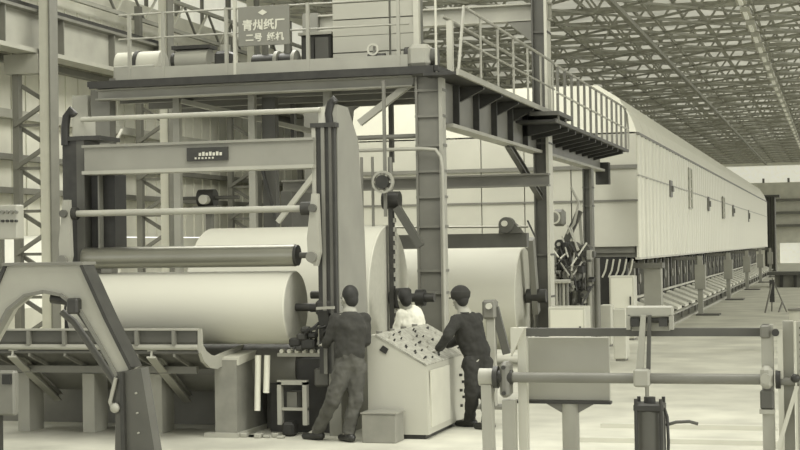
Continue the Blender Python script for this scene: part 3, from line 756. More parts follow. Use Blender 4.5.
# chuck between roll and upright
ck = part('chuck', MB().cyl((-5.72, 16.5, 1.43), (-5.45, 16.5, 1.43), .05, n=14), 'black', wn)
part('chuck_body', MB().box(-5.62, -5.40, 16.35, 16.6, 1.34, 1.52, .03), 'dark', ck)
part('chuck_lever', MB().bar((-5.58, 16.3, 1.43), (-5.36, 16.25, 1.44), .03), 'light', ck)
part('chuck_arm', MB().bar((-5.52, 16.35, 1.4), (-5.48, 16.4, 1.05), .12, .1), 'black', ck)
part('guide_rod', MB().cyl((-5.85, 16.9, 1.56), (-5.5, 16.9, 1.56), .045, n=12), 'midd', ck)
for k in range(5):
    part('hydraulic_hose', MB().tube([(-5.75+.06*k, 16.4, 1.05), (-5.72+.07*k, 16.3, 1.16+.03*(k % 3)), (-5.62+.06*k, 16.32, 1.22), (-5.55+.04*k, 16.4, 1.30)], .016, 8), 'black', wn)
# drums beneath
part('winding_drum', MB().cyl((-9.2, 16.95, .72), (-5.98, 16.95, .72), .28, n=40), 'mid', wn)
# cradle
prof = [(15.62, 1.235), (15.62, 1.10), (15.64, 1.04), (15.72, .97), (15.85, .915), (16.0, .89), (16.15, .90)]
part('cradle_sheet', MB().sweep(prof, -11.2, -6.72, .025), 'midd', wn)
part('cradle_end_plate', MB().prism([(15.60, 1.24), (15.64, 1.24), (15.66, 1.06), (15.75, .99), (15.88, .94), (16.02, .915), (16.2, .93), (17.4, 1.04), (17.4, .96), (16.25, .80), (16.05, .77), (15.85, .80), (15.68, .88), (15.6, .98)], 'x', -6.71, -6.67), 'light', wn)
part('lip_tube', MB().cyl((-11.2, 15.60, 1.04), (-6.71, 15.60, 1.04), .032, n=12), 'light', wn)
part('lip_angle', MB().box(-11.2, -6.70, 15.56, 15.62, 1.225, 1.245), 'light', wn)
part('under_plate', MB().prism([(15.60, 1.0), (16.3, .78), (16.3, .75), (15.60, .97)], 'x', -11.2, -6.70), 'midd', wn)
part('under_rail', MB().box(-11.2, -6.9, 16.0, 16.06, .72, .80), 'mid', wn)
rb = part('lip_rib', MB().box(-10.95, -10.92, 15.54, 15.62, 1.06, 1.23), 'mid', wn)
for k in range(1, 10): copy_part(rb, (k*.44, 0, 0))
rb = part('under_rib', MB().bar((-10.95, 15.60, .96), (-10.95, 16.25, .74), .022, .05), 'mid', wn)
for k in range(1, 10): copy_part(rb, (k*.44, 0, 0))
rb = part('cradle_strut', MB().channel((-8.95, 15.58, .97), (-9.15, 17.0, .34), .10, .10, .02), 'light', wn)
for dx in (1.70, -1.70): copy_part(rb, (dx, 0, 0))
for k, (dx_, dz_, r_) in enumerate(((0, 0, .07), (.08, .06, .06), (.15, -.02, .08), (.05, -.06, .05), (.20, .08, .05), (.12, .14, .05))):
    part('cradle_linkage', MB().box(-5.85+dx_-r_, -5.85+dx_+r_, 16.3, 16.42, 1.05+dz_-r_*.7, 1.05+dz_+r_*.7, .02), ('black', 'dark')[k % 2], wn)
part('drop_table', MB().prism([(16.2, .80), (17.8, .94), (17.8, 1.01), (16.2, .89)], 'x', -6.74, -6.48), 'pale', wn)
# base
bw = part('base_wall', MB().box(-11.3, -6.3, 17.3, 17.4, 0, .75), 'mid', wn)
for x in (-10.2, -9.33, -8.49, -7.64): part('base_post', MB().box(x, x+.15, 16.36, 16.7, 0, .74), 'light', wn)
part('base_beam', MB().box(-11.3, -6.6, 16.36, 16.5, .68, .76), 'midd', wn)
cblk = part('corner_block', MB().prism([(-6.76, 0), (-6.50, 0), (-6.50, .86), (-6.76, .86)], 'y', 16.18, 17.7), 'conc', wn)
part('block_foot', MB().box(-6.86, -6.46, 16.1, 17.75, 0, .05), 'light', wn)
part('rear_base', MB().box(-6.45, -5.45, 17.0, 17.9, 0, .98), 'midd', wn)
part('roller_rail', MB().box(-6.12, -5.55, 16.48, 16.56, .88, .92), 'light', wn)
rr = part('rail_roller', MB().cyl((-6.05, 16.42, .945), (-6.05, 16.5, .945), .024, n=10), 'pale', wn)
for k in range(1, 6): copy_part(rr, (k*.09, 0, 0))
part('rail_bracket', MB().box(-5.5, -5.2, 16.5, 16.9, .70, .78), 'light', wn)
# drain pipes on the block side
for xx, z0, lb in ((-6.32, .28, 'longer'), (-6.21, .48, 'shorter')):
    part('drain_pipe', MB().cyl((xx, 16.35, z0), (xx, 16.4, .90), .035, n=12), 'white', wn, lb+' white hanging pipe')
# floor frame opening
of = part('inspection_frame', MB().box(-6.10, -6.05, 16.4, 16.48, .12, .60).box(-5.80, -5.75, 16.4, 16.48, .12, .60).box(-6.10, -5.75, 16.4, 16.48, .57, .62).box(-6.10, -5.75, 16.42, 16.48, .28, .31), 'light', wn)
part('pedal_block', MB().box(-6.02, -5.9, 16.5, 16.7, .30, .48), 'mid', wn)
part('lower_body', MB().box(-6.3, -5.52, 16.72, 16.98, 0, .84), 'dark', wn)
part('valve_block', MB().box(-5.68, -5.5, 16.45, 16.8, .55, .75, .02), 'midd', wn)
part('foot_valve', MB().box(-6.02, -5.88, 16.3, 16.5, 0, .16, .03), 'black', wn)
for k in range(7):
    part('waste_scrap', MB().box(-6.55+.09*k, -6.47+.09*k, 16.12+.04*(k % 3), 16.2+.04*(k % 2), 0, .03+.02*(k % 2), .008), 'light', wn)

# step box
bx = thing('step_box', (-4.76, 15.98, 0), 'low grey step box at the foot of the control desk', 'box')
part('case', MB().box(-4.96, -4.58, 15.92, 16.24, 0, .31, .008), 'conc', bx)
part('lid', MB().box(-4.97, -4.57, 15.91, 16.25, .31, .325), 'frame_paint', bx)

# ================================================================ CONTROL DESK
dx0, dx1, dy0, dy1 = -5.0, -4.34, 16.3, 18.5
cd_ = thing('control_desk', (-4.67, 17.3, 0), 'pale sloping control desk studded with knobs between the two men', 'control desk')
part('case', MB().prism([(dx0, .05), (dx1+.02, .05), (dx1, .80), (dx0+.10, 1.13), (dx0, 1.13)], 'y', dy0, dy1), 'desk', cd_)
part('plinth', MB().box(dx0+.03, dx1-.02, dy0+.03, dy1-.03, 0, .05), 'dark', cd_)
sl = V((dx1-(dx0+.10), 0, .80-1.13)); sln = V((.33, 0, .56)).normalized()
pnl = part('sloping_panel', MB().prism([(dx1+.015, .80), (dx1+.015, .815), (dx0+.10, 1.145), (dx0+.09, 1.13)], 'y', dy0-.01, dy1+.01), 'panel_top', cd_)
rnd = random.Random(11)
kn = None
for i in range(5):
    for j in range(13):
        if rnd.random() < .28: continue
        f = .13+i*.18; y = dy0+.15+j*.155+rnd.uniform(-.02, .02)
        y += .06*math.sin(7*i+3*j); p = V((dx0+.10, y, 1.14))+sl*(f+rnd.uniform(-.05, .05))
        m_ = rnd.choice(('black', 'black', 'dark', 'brass'))
        part('knob', MB().cyl(p, p+sln*.035, rnd.choice((.010, .014, .022)), .008, n=10), m_, pnl)
for j in range(4):
    y = dy0+.3+j*.5; p = V((dx0+.05, y, 1.13))
    part('gauge', MB().cyl(p, p+V((0, 0, .03)), .035, n=16), 'mid', cd_)
pp = P(384, 350, 16.29)
part('emblem', MB().prism([(pp.x-.055, pp.z), (pp.x-.01, pp.z+.05), (pp.x+.05, pp.z+.01), (pp.x+.02, pp.z-.045)], 'y', 16.285, 16.30), 'black', cd_, 'black square emblem on the end face')
part('side_door', MB().box(dx1+.012, dx1+.03, dy0+.12, dy0+.95, .12, .74), 'pale', cd_)
for k in range(6): part('side_switch', MB().box(dx1+.0, dx1+.04, dy0+1.5+.12*(k % 2), dy0+1.54+.12*(k % 2), .2+.09*k, .23+.09*k), 'dark', cd_)

# ================================================================ FOREGROUND LEFT: ARCHED STAND
Ya, Yb = 11.5, 11.66
as_ = thing('arched_stand', (-6.3, 11.6, 0), 'large grey arched bracket stand in the left foreground', 'stand')
cxm = P(44, 300, Ya).x
def mir(x): return 2*cxm-x
tl = P(82, 265, Ya); k1 = P(106, 318, Ya); k2 = P(131, 368, Ya)
i1 = P(118, 376, Ya); i2 = P(100, 343, Ya)
out = [(tl.x, tl.z), (k1.x, k1.z), (k2.x, k2.z), (i1.x, i1.z), (i2.x, i2.z)]
arc = []
for u, v in ((88, 322), (77, 306), (64, 296), (50, 291.5)):
    p = P(u, v, Ya); arc.append((p.x, p.z))
right = out+arc
poly = right+[(mir(x), z_) for x, z_ in right[::-1]]
# split in two halves so that each outline stays simple
midz = arc[-1][1]
half = [(cxm, tl.z)]+right[0:]+[(cxm, midz)]
def strip(pts_out, pts_in, mb, y0, y1):
    for i in range(len(pts_out)-1):
        mb.prism([pts_out[i], pts_out[i+1], pts_in[i+1], pts_in[i]], 'y', y0, y1)
A_out = [(cxm, tl.z), (P(62, 265, Ya).x, tl.z), (tl.x, tl.z), (k1.x, k1.z), (k2.x, k2.z)]
A_in = [(cxm, midz), (P(62, 295, Ya).x, P(62, 295, Ya).z), (P(80, 309, Ya).x, P(80, 309, Ya).z), (i2.x, i2.z), (i1.x, i1.z)]
b = MB(); strip(A_out, A_in, b, Ya, Yb)
strip([(mir(x), z_) for x, z_ in A_out], [(mir(x), z_) for x, z_ in A_in], b, Ya, Yb)
part('arch_plate', b, 'light', as_)
# flange strips following the outer edge
for pts in (A_out[2:], [(mir(x), z_) for x, z_ in A_out[2:]]):
    fo = MB()
    for i in range(len(pts)-1):
        fo.bar((pts[i][0], (Ya+Yb)/2, pts[i][1]), (pts[i+1][0], (Ya+Yb)/2, pts[i+1][1]), .03, Yb-Ya+.04, up=(0, 1, 0))
    part('edge_flange', fo, 'dark', as_)

part('top_flange', MB().box(mir(tl.x)-.02, tl.x+.02, Ya-.03, Yb+.05, tl.z, tl.z+.025), 'mid', as_)
for pts in (A_in, [(mir(x), z_) for x, z_ in A_in]):
    ai = MB()
    for i in range(len(pts)-1):
        ai.bar((pts[i][0], Ya+.02, pts[i][1]), (pts[i+1][0], Ya+.02, pts[i+1][1]), .025, .10, up=(0, 1, 0))
    part('arch_flange', ai, 'mid', as_)
# pillars
for s_ in (1, -1):
    f = (lambda x: x) if s_ == 1 else mir
    pt = [(P(117, 372, Ya).x, P(117, 372, Ya).z), (P(142, 368, Ya).x, P(142, 368, Ya).z)]
    pl = [(f(pt[0][0]), pt[0][1]), (f(pt[1][0]), pt[1][1]), (f(pt[1][0]+.19), 0), (f(pt[0][0]-.03), 0)]
    part('pillar', MB().prism(pl, 'y', Ya-.02, Yb-.04), 'midd', as_)
    part('pillar_rib', MB().prism([(f(pt[0][0]+.05), pt[0][1]), (f(pt[0][0]+.08), pt[0][1]), (f(pt[0][0]+.10), 0), (f(pt[0][0]+.06), 0)], 'y', Ya-.06, Ya-.02), 'dark', as_)
    part('pillar_foot', MB().box(f(pt[0][0]-.15), f(pt[1][0]+.3), Ya-.15, Yb+.1, 0, .06), 'mid', as_)
bt = part('rivet', MB().cyl((P(138, 420, Ya).x, Ya-.04, .95), (P(138, 420, Ya).x, Ya-.01, .95), .008, n=8), 'light', as_)
for k in range(1, 6): copy_part(bt, (.008*k, 0, -.16*k))
# dark curved struts inside the arch
def pts(lst, y): return [tuple(P(u, v, y)) for u, v in lst]
part('curved_strut', MB().tube(pts([(52, 298), (66, 300), (80, 309), (92, 326), (106, 348), (122, 374)], 11.62), .045, 10), 'dark', as_)
part('curved_strut', MB().tube(pts([(62, 312), (74, 322), (90, 345), (108, 372), (116, 384)], 11.7), .03, 10), 'midd', as_)
q = P(79, 305, 11.55)
part('strut_bracket', MB().box(q.x-.05, q.x+.05, 11.42, 11.6, q.z-.07, q.z+.06, .015), 'dark', as_)
part('hose', MB().tube(pts([(116, 378), (113, 390), (110, 402), (113, 410), (117, 404)], 11.46), .018, 8), 'light', as_)
part('hose_end', MB().sphere(tuple(P(115, 408, 11.44)), .04), 'light', as_)

# control box at left edge
q = P(0, 205, 14.0); q2 = P(17, 239, 14.0)
eb = thing('switch_panel', (q.x, 14.1, 0), 'grey switch panel with dials at the left edge', 'panel')
part('panel', MB().box(q.x-.35, q2.x, 14.0, 14.15, q2.z, q.z, .01), 'light', eb)
for i in range(5):
    for j in range(2):
        p = P(3+i*4.5-4.5, 212+j*9, 13.99)
        part('dial', MB().cyl((p.x, 13.97, p.z), (p.x, 14.0, p.z), .014 if j else .018, n=12), 'dark' if j else 'mid', eb)
part('post', MB().box(q.x-.3, q.x-.22, 14.05, 14.13, 0, q2.z), 'mid', eb)
q = P(4, 375, 13.5)
lm = thing('floor_machine', (q.x-.3, 13.8, 0), 'small dark box machine at the lower left edge', 'machine')
part('case', MB().box(q.x-.7, P(14, 370, 13.6).x, 13.6, 13.7, .5, P(0, 371, 13.6).z, .02), 'mid', lm)
part('window', MB().box(P(4, 380, 13.6).x, P(12, 380, 13.6).x, 13.56, 13.6, P(4, 384, 13.6).z, P(4, 374, 13.6).z), 'black', lm)
part('skirt', MB().box(q.x-.6, q.x-.12, 13.62, 13.68, 0, .5), 'dark', lm)

# ================================================================ FOREGROUND RIGHT: ROLL RIG
Yr = 9.5
rg = thing('roll_rig', (-1.3, Yr, 0), 'pale steel pipe rig with air cylinder in the right foreground', 'rig')
part('main_pipe', MB().cyl((-2.0, Yr, 1.275), (-.46, Yr, 1.275), .032, n=24), 'mid', rg)
part('upper_channel', MB().box(-1.93, -.46, Yr+.10, Yr+.15, 1.525, 1.575), 'midd', rg)
# left side
part('end_cap', MB().cyl((-2.18, Yr, 1.275), (-2.09, Yr, 1.275), .055, n=24), 'light', rg)
part('end_flange', MB().cyl((-2.09, Yr, 1.275), (-2.06, Yr, 1.275), .07, n=24), 'dark', rg)
part('pipe_collar', MB().cyl((-2.06, Yr, 1.275), (-1.97, Yr, 1.275), .045, n=20), 'dark', rg)
part('leg', MB().prism([(-2.165, 1.23), (-2.10, 1.23), (-2.08, 0), (-2.15, 0)], 'y', Yr-.04, Yr+.04), 'light', rg)
part('leg', MB().box(-2.045, -1.965, Yr+.02, Yr+.1, 0, 1.13), 'light', rg)
part('leg', MB().box(-1.955, -1.90, Yr+.09, Yr+.16, 0, 1.58), 'pale', rg)
part('bearing_block', MB().box(-2.045, -1.985, Yr-.05, Yr+.1, 1.15, 1.37, .02), 'mid', rg)
part('bearing_bolt', MB().cyl((-2.015, Yr-.065, 1.34), (-2.015, Yr-.05, 1.34), .014, n=8), 'dark', rg)
part('bearing_bolt', MB().cyl((-2.015, Yr-.065, 1.18), (-2.015, Yr-.05, 1.18), .014, n=8), 'dark', rg)
part('gusset', MB().prism([(-1.99, 1.40), (-1.90, 1.58), (-1.99, 1.58)], 'y', Yr+.05, Yr+.1), 'pale', rg)
# right side
part('leg', MB().box(-.455, -.385, Yr+.0, Yr+.08, 0, 1.60), 'light', rg)
part('bearing_block', MB().box(-.462, -.388, Yr-.06, Yr, 1.22, 1.36, .025), 'light', rg)
part('bearing_foot', MB().box(-.465, -.385, Yr-.05, Yr, 1.10, 1.215, .01), 'midd', rg)
part('bearing_foot', MB().box(-.47, -.38, Yr-.055, Yr+.01, 1.075, 1.10), 'light', rg)
part('bearing_ring', MB().cyl((-.43, Yr-.08, 1.285), (-.43, Yr-.06, 1.285), .03, n=20), 'light', rg)
part('end_flange', MB().cyl((-.375, Yr, 1.275), (-.345, Yr, 1.275), .055, n=20), 'black', rg)
part('stub_shaft', MB().cyl((-.35, Yr, 1.262), (-.24, Yr, 1.262), .025, n=14), 'mid', rg)
part('shaft_knob', MB().sphere((-.26, Yr-.02, 1.285), .028), 'dark', rg)
part('channel_clamp', MB().box(-.46, -.40, Yr-.02, Yr+.15, 1.52, 1.60, .01), 'mid', rg)
part('clamp_wheel', MB().cyl((-.37, Yr-.03, 1.555), (-.37, Yr+.02, 1.555), .022, n=16), 'dark', rg)
part('tie_bar', MB().bar((-.345, Yr, 1.57), (-.345, Yr, .2), .03), 'pale', rg)
part('tie_bar', MB().bar((-.25, Yr-.02, 1.24), (-.37, Yr-.02, .86), .025), 'pale', rg)
part('perforated_leg', MB().box(-.33, -.27, Yr+.05, Yr+.12, 0, 1.62), 'light', rg)
pc = thing('perforated_column', (-.21, Yr, 0), 'punched steel column at the right edge of the view', 'column')
part('web', MB().box(-.255, -.13, Yr+.0, Yr+.04, 0, 1.62), 'light', pc)
part('flange', MB().box(-.262, -.25, Yr-.03, Yr+.06, 0, 1.62), 'pale', pc)
hl = part('hole', MB().cyl((-.225, Yr-.004, .70), (-.225, Yr+.002, .70), .008, n=8), 'black', pc)
for k in range(1, 22): copy_part(hl, (0, 0, k*.042))
# centre lever and cylinder
part('pipe_clamp', MB().box(-1.215, -1.115, Yr-.05, Yr+.05, 1.225, 1.335, .012), 'light', rg)
part('lever', MB().prism([(-1.20, 1.33), (-1.155, 1.33), (-1.135, 1.66), (-1.165, 1.66)], 'y', Yr-.03, Yr), 'light', rg)
part('lever', MB().prism([(-1.14, 1.33), (-1.115, 1.33), (-1.105, 1.66), (-1.125, 1.66)], 'y', Yr-.01, Yr+.02), 'midd', rg)
yk = part('yoke', MB().box(-1.26, -.975, Yr+.02, Yr+.08, 1.645, 1.715, .01).box(-1.26, -1.235, Yr+.02, Yr+.08, 1.57, 1.66).box(-1.0, -.975, Yr+.02, Yr+.08, 1.57, 1.66), 'light', rg)
part('yoke_back', MB().box(-1.235, -1.0, Yr+.075, Yr+.085, 1.56, 1.65), 'light', yk)
part('yoke_roller', MB().cyl((-1.235, Yr+.05, 1.63), (-1.0, Yr+.05, 1.63), .02, n=12), 'dark', yk)
part('yoke_block', MB().box(-1.23, -1.18, Yr+.0, Yr+.05, 1.59, 1.64), 'dark', yk)
part('yoke_block', MB().box(-1.06, -1.01, Yr+.0, Yr+.05, 1.59, 1.64), 'dark', yk)
part('piston_rod', MB().cyl((-1.135, Yr-.02, 1.12), (-1.135, Yr-.02, 1.24), .012, n=12), 'steel', rg)
cy = part('air_cylinder', MB().cyl((-1.12, Yr-.02, .45), (-1.12, Yr-.02, 1.12), .084, n=28), 'midd', rg)
part('cylinder_head', MB().box(-1.21, -1.03, Yr-.11, Yr+.07, 1.08, 1.13, .01), 'dark', cy)
part('cylinder_foot', MB().box(-1.21, -1.03, Yr-.11, Yr+.07, .40, .46, .01), 'midd', cy)
part('head_boss', MB().cyl((-1.12, Yr-.02, 1.13), (-1.12, Yr-.02, 1.165), .035, n=16), 'dark', cy)
for xx in (-1.195, -1.045):
    for yy in (Yr-.10, Yr+.055):
        part('tie_rod', MB().cyl((xx, yy, .42), (xx, yy, 1.16), .011, n=8), 'dark', cy)
part('cylinder_stand', MB().box(-1.18, -1.06, Yr-.08, Yr+.04, 0, .41), 'mid', rg)
part('air_hose', MB().tube([(-1.03, Yr-.05, 1.10), (-1.01, Yr-.08, 1.05), (-1.005, Yr-.08, .9), (-1.015, Yr-.08, .7), (-1.0, Yr-.06, .45), (-.98, Yr, .03)], .010, 8), 'dark', rg)
part('air_hose', MB().tube([(-1.02, Yr-.06, 1.0), (-.96, Yr-.07, 1.02), (-.88, Yr-.07, 1.025), (-.83, Yr-.06, 1.01)], .010, 8), 'midd', rg)
# display table / board on pedestal
tbm = thing('board_stand', (-1.62, 9.8, 0), 'upright grey board on a tube pedestal behind the pipe rig', 'stand')
a = P(519, 337, 9.8); c = P(610, 401, 9.8)
part('board', MB().box(a.x, c.x, 9.8, 9.83, c.z, a.z, .004), 'light', tbm)
part('angle_rail', MB().box(a.x-.05, c.x+.01, 9.76, 9.83, c.z-.018, c.z), 'dark', tbm)
pc_ = P(570, 404, 9.8).x
part('pedestal', MB().cyl((pc_, 9.82, 0), (pc_, 9.82, c.z-.018), .055, n=24), 'light', tbm)
part('gusset', MB().prism([(pc_-.16, c.z-.018), (pc_-.05, c.z-.018), (pc_-.05, c.z-.08)], 'y', 9.80, 9.84), 'mid', tbm)
part('gusset', MB().prism([(pc_+.16, c.z-.018), (pc_+.05, c.z-.018), (pc_+.05, c.z-.08)], 'y', 9.80, 9.84), 'mid', tbm)
part('base_disc', MB().cyl((pc_, 9.82, 0), (pc_, 9.82, .03), .2, n=28), 'mid', tbm)

# stand in front of the far roll
q = P(490, 300, 19.5)
vs_ = thing('valve_stand', (q.x, 19.6, 0), 'small grey valve stand right of the man in the cap', 'stand')
part('post', MB().box(q.x-.06, q.x+.06, 19.5, 19.6, 0, 1.2, .01), 'light', vs_)
part('head', MB().box(q.x-.1, q.x+.08, 19.45, 19.65, 1.15, 1.40, .03), 'mid', vs_)
part('knob', MB().cyl((q.x, 19.4, 1.32), (q.x, 19.45, 1.32), .04, n=14), 'pale', vs_)
part('side_arm', MB().bar((q.x+.05, 19.55, 1.3), (q.x+.2, 19.55, .7), .07, .1), 'midd', vs_)
part('base_plate', MB().box(q.x-.2, q.x+.25, 19.4, 19.75, 0, .04), 'mid', vs_)

# tripod far down the aisle
tp = thing('tripod_stand', (-1.6, 47, 0), 'small dark tripod stand alone far down the aisle', 'stand')
part('column', MB().box(-1.98, -1.84, 46.95, 47.05, .30, .95), 'dark', tp)
for a_, c_ in (((-1.9, 47, 1.0), (-1.5, 47, 0)), ((-1.9, 47, .9), (-2.1, 46.6, 0)), ((-1.9, 47, .9), (-1.95, 47.5, 0)), ((-1.62, 47, .3), (-1.72, 46.9, 0))):
    part('leg', MB().bar(a_, c_, .04), 'mid', tp)

# far end machines
for i, (x0, x1, y, h, m_, lb) in enumerate(((-2.8, -.4, 72, .55, 'mid', 'low dark machine block lying far down the aisle on the right'),
                                      (-4.7, -4.0, 105.5, 5.0, 'mid', 'tall grey tower just beyond the end of the hood'))):
    t = thing('far_machine' if i == 0 else 'far_tower', ((x0+x1)/2, y, 0), lb, 'machine')
    part('body', MB().box(x0, x1, y, y+1.5, 0, h), m_, t)
    part('cap', MB().box(x0-.3, x1+.3, y-.2, y+1.7, h, h+.15), 'midd', t)
    for k in range(4): part('rib', MB().box(x0+(x1-x0)*(.1+.25*k), x0+(x1-x0)*(.15+.25*k), y-.1, y, 0, h), 'dark', t)
q = P(797, 305, 30)
rc = thing('pale_bin', (q.x, 30.2, 0), 'pale bin just visible at the right edge', 'bin')
part('body', MB().cyl((q.x+.1, 30.2, 0), (q.x+.1, 30.2, .8), .22, .26, n=20), 'pale', rc)
part('rim', MB().ring((q.x+.1, 30.2, .8), (0, 0, 1), .22, .28, .04), 'mid', rc)

# ================================================================ PEOPLE
def chain(b, pts, rs, n=14, flat=None):
    """tapered limb through joints, with a ball at each joint; flat=(axis vector, ratio) squeezes it"""
    pts = [V(p) for p in pts]
    def sq(p, c):
        if not flat: return p
        ax = V(flat[0]).normalized(); d = p-c; return c+d-ax*d.dot(ax)*(1-flat[1])
    for i in range(len(pts)-1):
        o = len(b.v); b.cyl(pts[i], pts[i+1], rs[i], rs[i+1], n)
        if flat:
            for k in range(o, len(b.v)):
                p = b.v[k]; d = pts[i+1]-pts[i]; t = (p-pts[i]).dot(d)/d.length_squared; b.v[k] = sq(p, pts[i]+d*t)
    for p, r in zip(pts, rs):
        o = len(b.v); b.sphere(p, r*.998, 14, 10)
        if flat:
            for k in range(o, len(b.v)): b.v[k] = sq(b.v[k], p)
def remeshed(name, b, m, parent, vox=.012, it=6, folds=0.0, label=None):
    o = part(name, b, m, parent, label)
    r = o.modifiers.new('r', 'REMESH'); r.mode = 'VOXEL'; r.voxel_size = vox; r.use_smooth_shade = True
    s_ = o.modifiers.new('s', 'SMOOTH'); s_.factor = .5; s_.iterations = it
    if folds:
        tx = bpy.data.textures.get('folds') or bpy.data.textures.new('folds', 'CLOUDS'); tx.noise_scale = .10
        d = o.modifiers.new('d', 'DISPLACE'); d.texture = tx; d.strength = folds; d.mid_level = .5; d.texture_coords = 'LOCAL'
    return o
def hand(b, wr, d, palm_n, side, curl=.5):
    """palm and five bent fingers; d = pointing direction, palm_n = palm normal, side = +1/-1 thumb side"""
    d = V(d).normalized(); pn = V(palm_n); pn = (pn-d*pn.dot(d)).normalized(); s_ = d.cross(pn).normalized()*side
    c = V(wr)+d*.05
    for k in range(4):
        o_ = s_*(.030-.020*k); chain(b, [V(wr)+o_*.5, V(wr)+d*.085+o_], [.016, .012], 8)
        L = (.036, .040, .037, .030)[k]; p = V(wr)+d*.085+o_; dd = d.copy(); ps = [p]
        for q in range(3):
            dd = (dd+pn*curl*.55).normalized(); p = p+dd*(L*(1-.2*q)); ps.append(p)
        chain(b, ps, [.0095, .009, .008, .007], 8)
    th = [V(wr)+d*.02+s_*.022, V(wr)+d*.045+s_*.05, V(wr)+d*.07+s_*.062+pn*.015, V(wr)+d*.09+s_*.058+pn*.03]
    chain(b, th, [.014, .012, .010, .008], 8)
def person(loc, label, J, face, jm='jacket', tm='trousers', cap=False, torso_x=None, jacket_name='jacket'):
    loc = V((loc[0], loc[1], 0))
    t = thing('person', loc, label, 'person')
    face = V(face).normalized(); rt = face.cross(V((0, 0, 1))).normalized()
    tf = V(torso_x or rt).normalized(); fw = V((0, 0, 1)).cross(tf)
    hd_, nk, ch, pv = J['head'], J['neck'], J['chest'], J['pelvis']
    # body, one surface
    b = MB()
    chain(b, [nk+V((0, 0, -.04)), hd_+V((0, 0, -.06))], [.052, .056])
    b.sphere(hd_+V((0, 0, .03))-face*.012, .092, 20, 14, (.86, 1.0, 1.12) if abs(face.y) > .6 else (1.0, .86, 1.12))
    chain(b, [hd_+face*.035+V((0, 0, -.02)), hd_+face*.045+V((0, 0, -.085))], [.058, .036])
    chain(b, [hd_+face*.085+V((0, 0, .012)), hd_+face*.112+V((0, 0, -.028))], [.010, .016], 8)   # nose
    b.sphere(hd_+face*.085+V((0, 0, -.055)), .018, 10, 8)
    for s_ in (1, -1):
        b.sphere(hd_+rt*.08*s_+V((0, 0, -.005)), .026, 10, 8, (.6, .8, 1.2))   # ears
        b.sphere(hd_+face*.075+rt*.032*s_+V((0, 0, .02)), .016, 8, 6)
    chain(b, [nk, ch, pv], [.08, .13, .12], flat=(fw, .7))
    for s_ in ('l', 'r'):
        sh_, el, wr = J['sh'+s_], J['el'+s_], J['wr'+s_]
        chain(b, [ch.lerp(nk, .6), sh_, el, wr], [.07, .055, .042, .027])
        hand(b, wr, J.get('hd'+s_, wr-el), J.get('pn'+s_, V((0, 0, -1))), 1 if s_ == 'l' else -1)
        hp_, kn_, an = J['hp'+s_], J['kn'+s_], J['an'+s_]
        chain(b, [pv, hp_, kn_, an], [.10, .085, .058, .038])
        chain(b, [an, V((an.x, an.y, .06))+J['toe'+s_]*.08], [.04, .035])
    body = remeshed('body', b, 'skin', t, .010, 3)
    # face details
    for s_ in (1, -1):
        part('eye', MB().sphere(hd_+face*.088+rt*.032*s_+V((0, 0, .02)), .010, 8, 6), 'black', body)
    part('mouth', MB().bar(hd_+face*.100-rt*.02+V((0, 0, -.058)), hd_+face*.100+rt*.02+V((0, 0, -.058)), .008), 'midd', body)
    # jacket
    b = MB()
    mid_ = ch.lerp(pv, .55)
    chain(b, [nk+V((0, 0, -.055)), ch, mid_, pv+V((0, 0, .06))], [.08, .188, .165, .170], 22, flat=(fw, .66))
    chain(b, [J['shl'], J['shr']], [.070, .070])
    for s_ in ('l', 'r'):
        sh_, el, wr = J['sh'+s_], J['el'+s_], J['wr'+s_]
        chain(b, [ch.lerp(sh_, .6), sh_, el, wr.lerp(el, .12)], [.09, .074, .058, .046])
    j = remeshed(jacket_name, b, jm, t, .012, 5, .035)
    part('collar', MB().cyl(nk+V((0, 0, -.05)), nk+V((0, 0, .0)), .085, .068, 20), jm, t)
    # trousers
    b = MB()
    chain(b, [pv+V((0, 0, .06)), pv+V((0, 0, -.04))], [.150, .155], 22, flat=(fw, .72))
    for s_ in ('l', 'r'):
        hp_, kn_, an = J['hp'+s_], J['kn'+s_], J['an'+s_]
        chain(b, [hp_, kn_, an.lerp(kn_, .06)], [.108, .080, .066])
        b.cyl(an.lerp(kn_, .06), an, .066, .078, 16)
    remeshed('trousers', b, tm, t, .012, 5, .045)
    # shoes
    for s_ in ('l', 'r'):
        an = J['an'+s_]; td = J['toe'+s_].normalized(); o = V((an.x, an.y, 0))
        b = MB(); chain(b, [o-td*.05+V((0, 0, .05)), o+td*.06+V((0, 0, .045)), o+td*.17+V((0, 0, .036))], [.05, .048, .035], 12)
        chain(b, [o+V((0, 0, .05)), an+V((0, 0, .02))], [.05, .05], 12)
        for i, q in enumerate(b.v):
            if q.z < .0: q.z = 0
        remeshed('shoe', b, 'shoe', t, .010, 3)
    # hair and cap
    b = MB()
    b.sphere(hd_+V((0, 0, .045))-face*.022, .100, 20, 14, (.9, .98, 1.08))
    o = len(b.v)
    b.sphere(hd_+V((0, 0, -.01))-face*.045, .078, 16, 10, (.95, .95, 1.1))
    remeshed('hair', b, 'hair', t, .008, 3)
    if cap:
        b = MB(); c0_ = hd_+V((0, 0, .055))-face*.01
        b.sphere(c0_, .116, 20, 12, (1, 1, .92)); b.cyl(c0_+V((0, 0, -.03)), c0_+V((0, 0, .03)), .113, .118, 24)
        remeshed('cap', b, 'jacket2', t, .008, 3)
        br = MB(); n = 10; pts_ = [c0_+V((0, 0, -.025))+rt*(.1*math.cos(PI*i/n))+face*(.08+.06*math.sin(PI*i/n)) for i in range(n+1)]
        br.add([p for p in pts_]+[p-V((0, 0, .01)) for p in pts_], [list(range(n+1)), list(range(n+1, 2*n+2))[::-1]]+[(i, n+1+i, n+2+i, i+1) for i in range(n)])
        part('cap_brim', br, 'jacket2', t)
    return t
